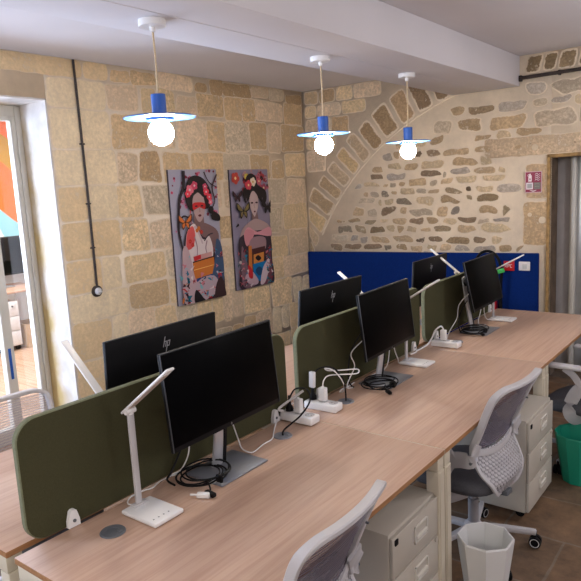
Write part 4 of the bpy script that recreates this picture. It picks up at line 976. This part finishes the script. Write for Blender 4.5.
# ------------------------------------------------------------------ task chairs (front faces -X, origin on the floor under the column)
def chair(label, mesh_mat, group):
    t = thing('task_chair', label, 'chair', (0, 0, 0), 0, group)
    def xb(z):
        K = [(.33, .12), (.38, .17), (.43, .185), (.50, .15), (.56, .12), (.62, .115), (.70, .145), (.78, .185), (.86, .22), (.915, .25)]
        if z <= K[0][0]: return K[0][1]
        for (a, b), (c, d_) in zip(K, K[1:]):
            if z <= c: u = (z-a)/(c-a); u = u*u*(3-2*u); return b+(d_-b)*u
        return K[-1][1]
    def surf(u, z, hw): return Vector((xb(z)-.03*(u*hw/.22)**2+.015, u*hw, z))
    def hw(z):
        K = [(.355, .05), (.37, .10), (.40, .14), (.45, .175), (.50, .20), (.56, .205), (.63, .205), (.75, .215), (.86, .228), (.895, .222), (.915, .20)]
        for (a, b), (c, d_) in zip(K, K[1:]):
            if z <= c: return b+(d_-b)*max(0, (z-a)/(c-a))
        return K[-1][1]
    # upper mesh
    bm = B(); plane_grid(bm, lambda a, b: surf(a*2-1, .60+.30*b, hw(.60+.30*b)-.01), 14, 12); obj('mesh_back', bm, mesh_mat, t, ang=60)
    # perforated lumbar shell
    bm = B(); plane_grid(bm, lambda a, b: surf(a*2-1, .356+.265*b-(.035*(1-(2*a-1)**2))*b, hw(.356+.265*b)), 18, 14); o = obj('lumbar_shell', bm, HOLES, t, ang=60)
    md = o.modifiers.new('thick', 'SOLIDIFY'); md.thickness = .005
    bm = B(); rim = [surf(1, z, hw(z)) for z in (.60, .56, .5, .45, .41, .375)]+[surf(u, .354, .09) for u in (.5, 0, -.5)]+[surf(-1, z, hw(z)) for z in (.375, .41, .45, .5, .56, .60)]
    ribbon(bm, spline(rim, 3), (1, 0, 0), .012, .018); rr_ = [surf(u, .600-.035*(1-u*u), hw(.60)) for u in (1, .7, .35, 0, -.35, -.7, -1)]; ribbon(bm, spline(rr_, 3), (1, 0, 0), .012, .03)
    obj('lumbar_rim', bm, GREYWHITE, t)
    # frame round the mesh
    fr = [surf(-1, z, hw(z)) for z in (.56, .62, .68, .74, .80, .86, .895)]+[surf(u, .915, .20) for u in (-.9, -.5, 0, .5, .9)]+[surf(1, z, hw(z)) for z in (.895, .86, .80, .74, .68, .62, .56)]
    bm = B(); ribbon(bm, spline(fr, 3), (1, 0, 0), .034, .02); obj('back_frame', bm, GREYWHITE, t)
    bm = B()
    for s in (-1, 1): cyl(bm, surf(s, .76, hw(.76)-.012)+Vector((.01, 0, 0)), surf(s, .76, hw(.76)-.012)+Vector((.02, 0, 0)), .004, n=10)
    obj('rivet', bm, DGREY, t)
    # seat
    bm = B(); N = 40; rings = []
    for r_, z in ((.0, .365), (.85, .365), (.97, .38), (1.0, .405), (.97, .43), (.86, .442), (.5, .437), (0, .432)):
        if r_ == 0: rings.append([bm.verts.new((-.03, 0, z))]); continue
        ring = []
        for i in range(N):
            a = 2*PI*i/N; cx = abs(math.cos(a))**.6*math.copysign(1, math.cos(a)); cy = abs(math.sin(a))**.6*math.copysign(1, math.sin(a))
            ring.append(bm.verts.new((-.045+cx*.22*r_, cy*.228*r_, z-(.03*max(0, -cx)**3 if z > .37 else .0))))
        rings.append(ring)
    for a_, b_ in zip(rings, rings[1:]):
        for i in range(N):
            j = (i+1) % N
            if len(a_) == 1: bm.faces.new([a_[0], b_[i], b_[j]])
            elif len(b_) == 1: bm.faces.new([a_[i], a_[j], b_[0]])
            else: bm.faces.new([a_[i], a_[j], b_[j], b_[i]])
    obj('seat', bm, SEAT, t, ang=60)
    bm = B(); box(bm, (0, 0, .346), (.22, .16, .035), bev=.01); box(bm, (.1, 0, .34), (.18, .06, .025), (0, -.1, 0), bev=.006); obj('mechanism', bm, DGREY, t)
    # arms: bracket at the back frame, strap to the seat, pad on top
    for s in (-1, 1):
        ys = s*.245
        bm = B()
        ribbon(bm, spline([(.13, s*.205, .64), (.12, s*.226, .60), (.11, ys, .575), (.05, ys, .565), (-.0, ys, .54), (-.04, ys, .46), (-.045, ys, .39), (-.02, s*.2, .345), (.02, s*.1, .342)], 5), (.25, 0, 1), .075, .014)
        ribbon(bm, spline([(.03, ys, .555), (.0, ys+s*.005, .60), (-.03, ys+s*.008, .64), (-.08, ys+s*.008, .672)], 5), (.5, 0, 1), .04, .014)
        arm = obj('arm', bm, GREYWHITE, t)
        bm = B(); box(bm, (-.075, ys+s*.008, .683), (.23, .075, .022), bev=.009, seg=3); obj('arm_pad', bm, GREYWHITE, arm)
        for z, x in ((.60, .12), (.565, .115)):
            bm = B(); cyl(bm, (x, s*.246, z), (x, s*.256, z), .007, n=12); obj('bolt', bm, DGREY, arm)
    bm = B(); cyl(bm, (0, 0, .10), (0, 0, .26), .026); cyl(bm, (0, 0, .26), (0, 0, .335), .016); obj('gas_column', bm, mat('column_grey', (.35, .34, .35), .4, .2, noise_s=4, noise_a=.02), t)
    bm = B(); lathe(bm, [(0, .075), (.04, .075), (.046, .09), (.044, .125), (.03, .14), (0, .14)], n=24)
    ang = [R(36+72*i) for i in range(5)]
    for a in ang:
        p = Vector((math.cos(a), math.sin(a), 0)); ribbon(bm, [p*.03+Vector((0, 0, .108)), p*.16+Vector((0, 0, .098)), p*.28+Vector((0, 0, .082)), p*.302+Vector((0, 0, .078))], (-math.sin(a), math.cos(a), 0), [.045, .034, .026, .022], .026)
    bs = obj('star_base', bm, GREYWHITE, t)
    for a in ang:
        p = Vector((math.cos(a), math.sin(a), 0))*.3; tv = Vector((-math.sin(a), math.cos(a), 0)); tv = (tv*.5+Vector((0, 1, 0))*.2+Vector((.5, 0, 0))*.3).normalized()
        bm = B(); c = p+Vector((0, 0, .03))
        for s in (-1, 1):
            mm = axis_m(c+tv*s*.006, tv*s); lathe(bm, [(0, 0), (.029, 0), (.029, .016), (.025, .019), (0, .019)], n=24, m=mm, mi=0); lathe(bm, [(.019, .0192), (.0225, .0196), (.0195, .02)], n=24, m=mm, mi=1)
        cyl(bm, c, c+Vector((0, 0, .055)), .008)
        obj('caster', bm, [BLACK, WHITE], t)
    return t
gch = 'white task chairs with grey mesh backs'
c2 = chair('white task chair with perforated lumbar shell beside the white bin', MESH, gch); c2.location = (.705, 1.97, 0); c2.rotation_euler.z = -.09
c1 = dup_tree(c2); c1.location = (.668, .525, 0); c1.rotation_euler.z = .05; c1['label'] = 'nearest task chair, only its white-edged mesh back showing at the bottom'
c3 = dup_tree(c2); c3.location = (.96, 3.27, 0); c3['label'] = 'white task chair behind the green bin, cut by the right edge'
c4 = dup_tree(c2); c4.location = (-.78, .52, 0); c4.rotation_euler.z = PI; c4['label'] = 'task chair on the left row, pale mesh back in front of the glass door'
for ch in c4.children:
    if ch.name.startswith('mesh_back'): ch.data = ch.data.copy(); ch.data.materials[0] = MESHL
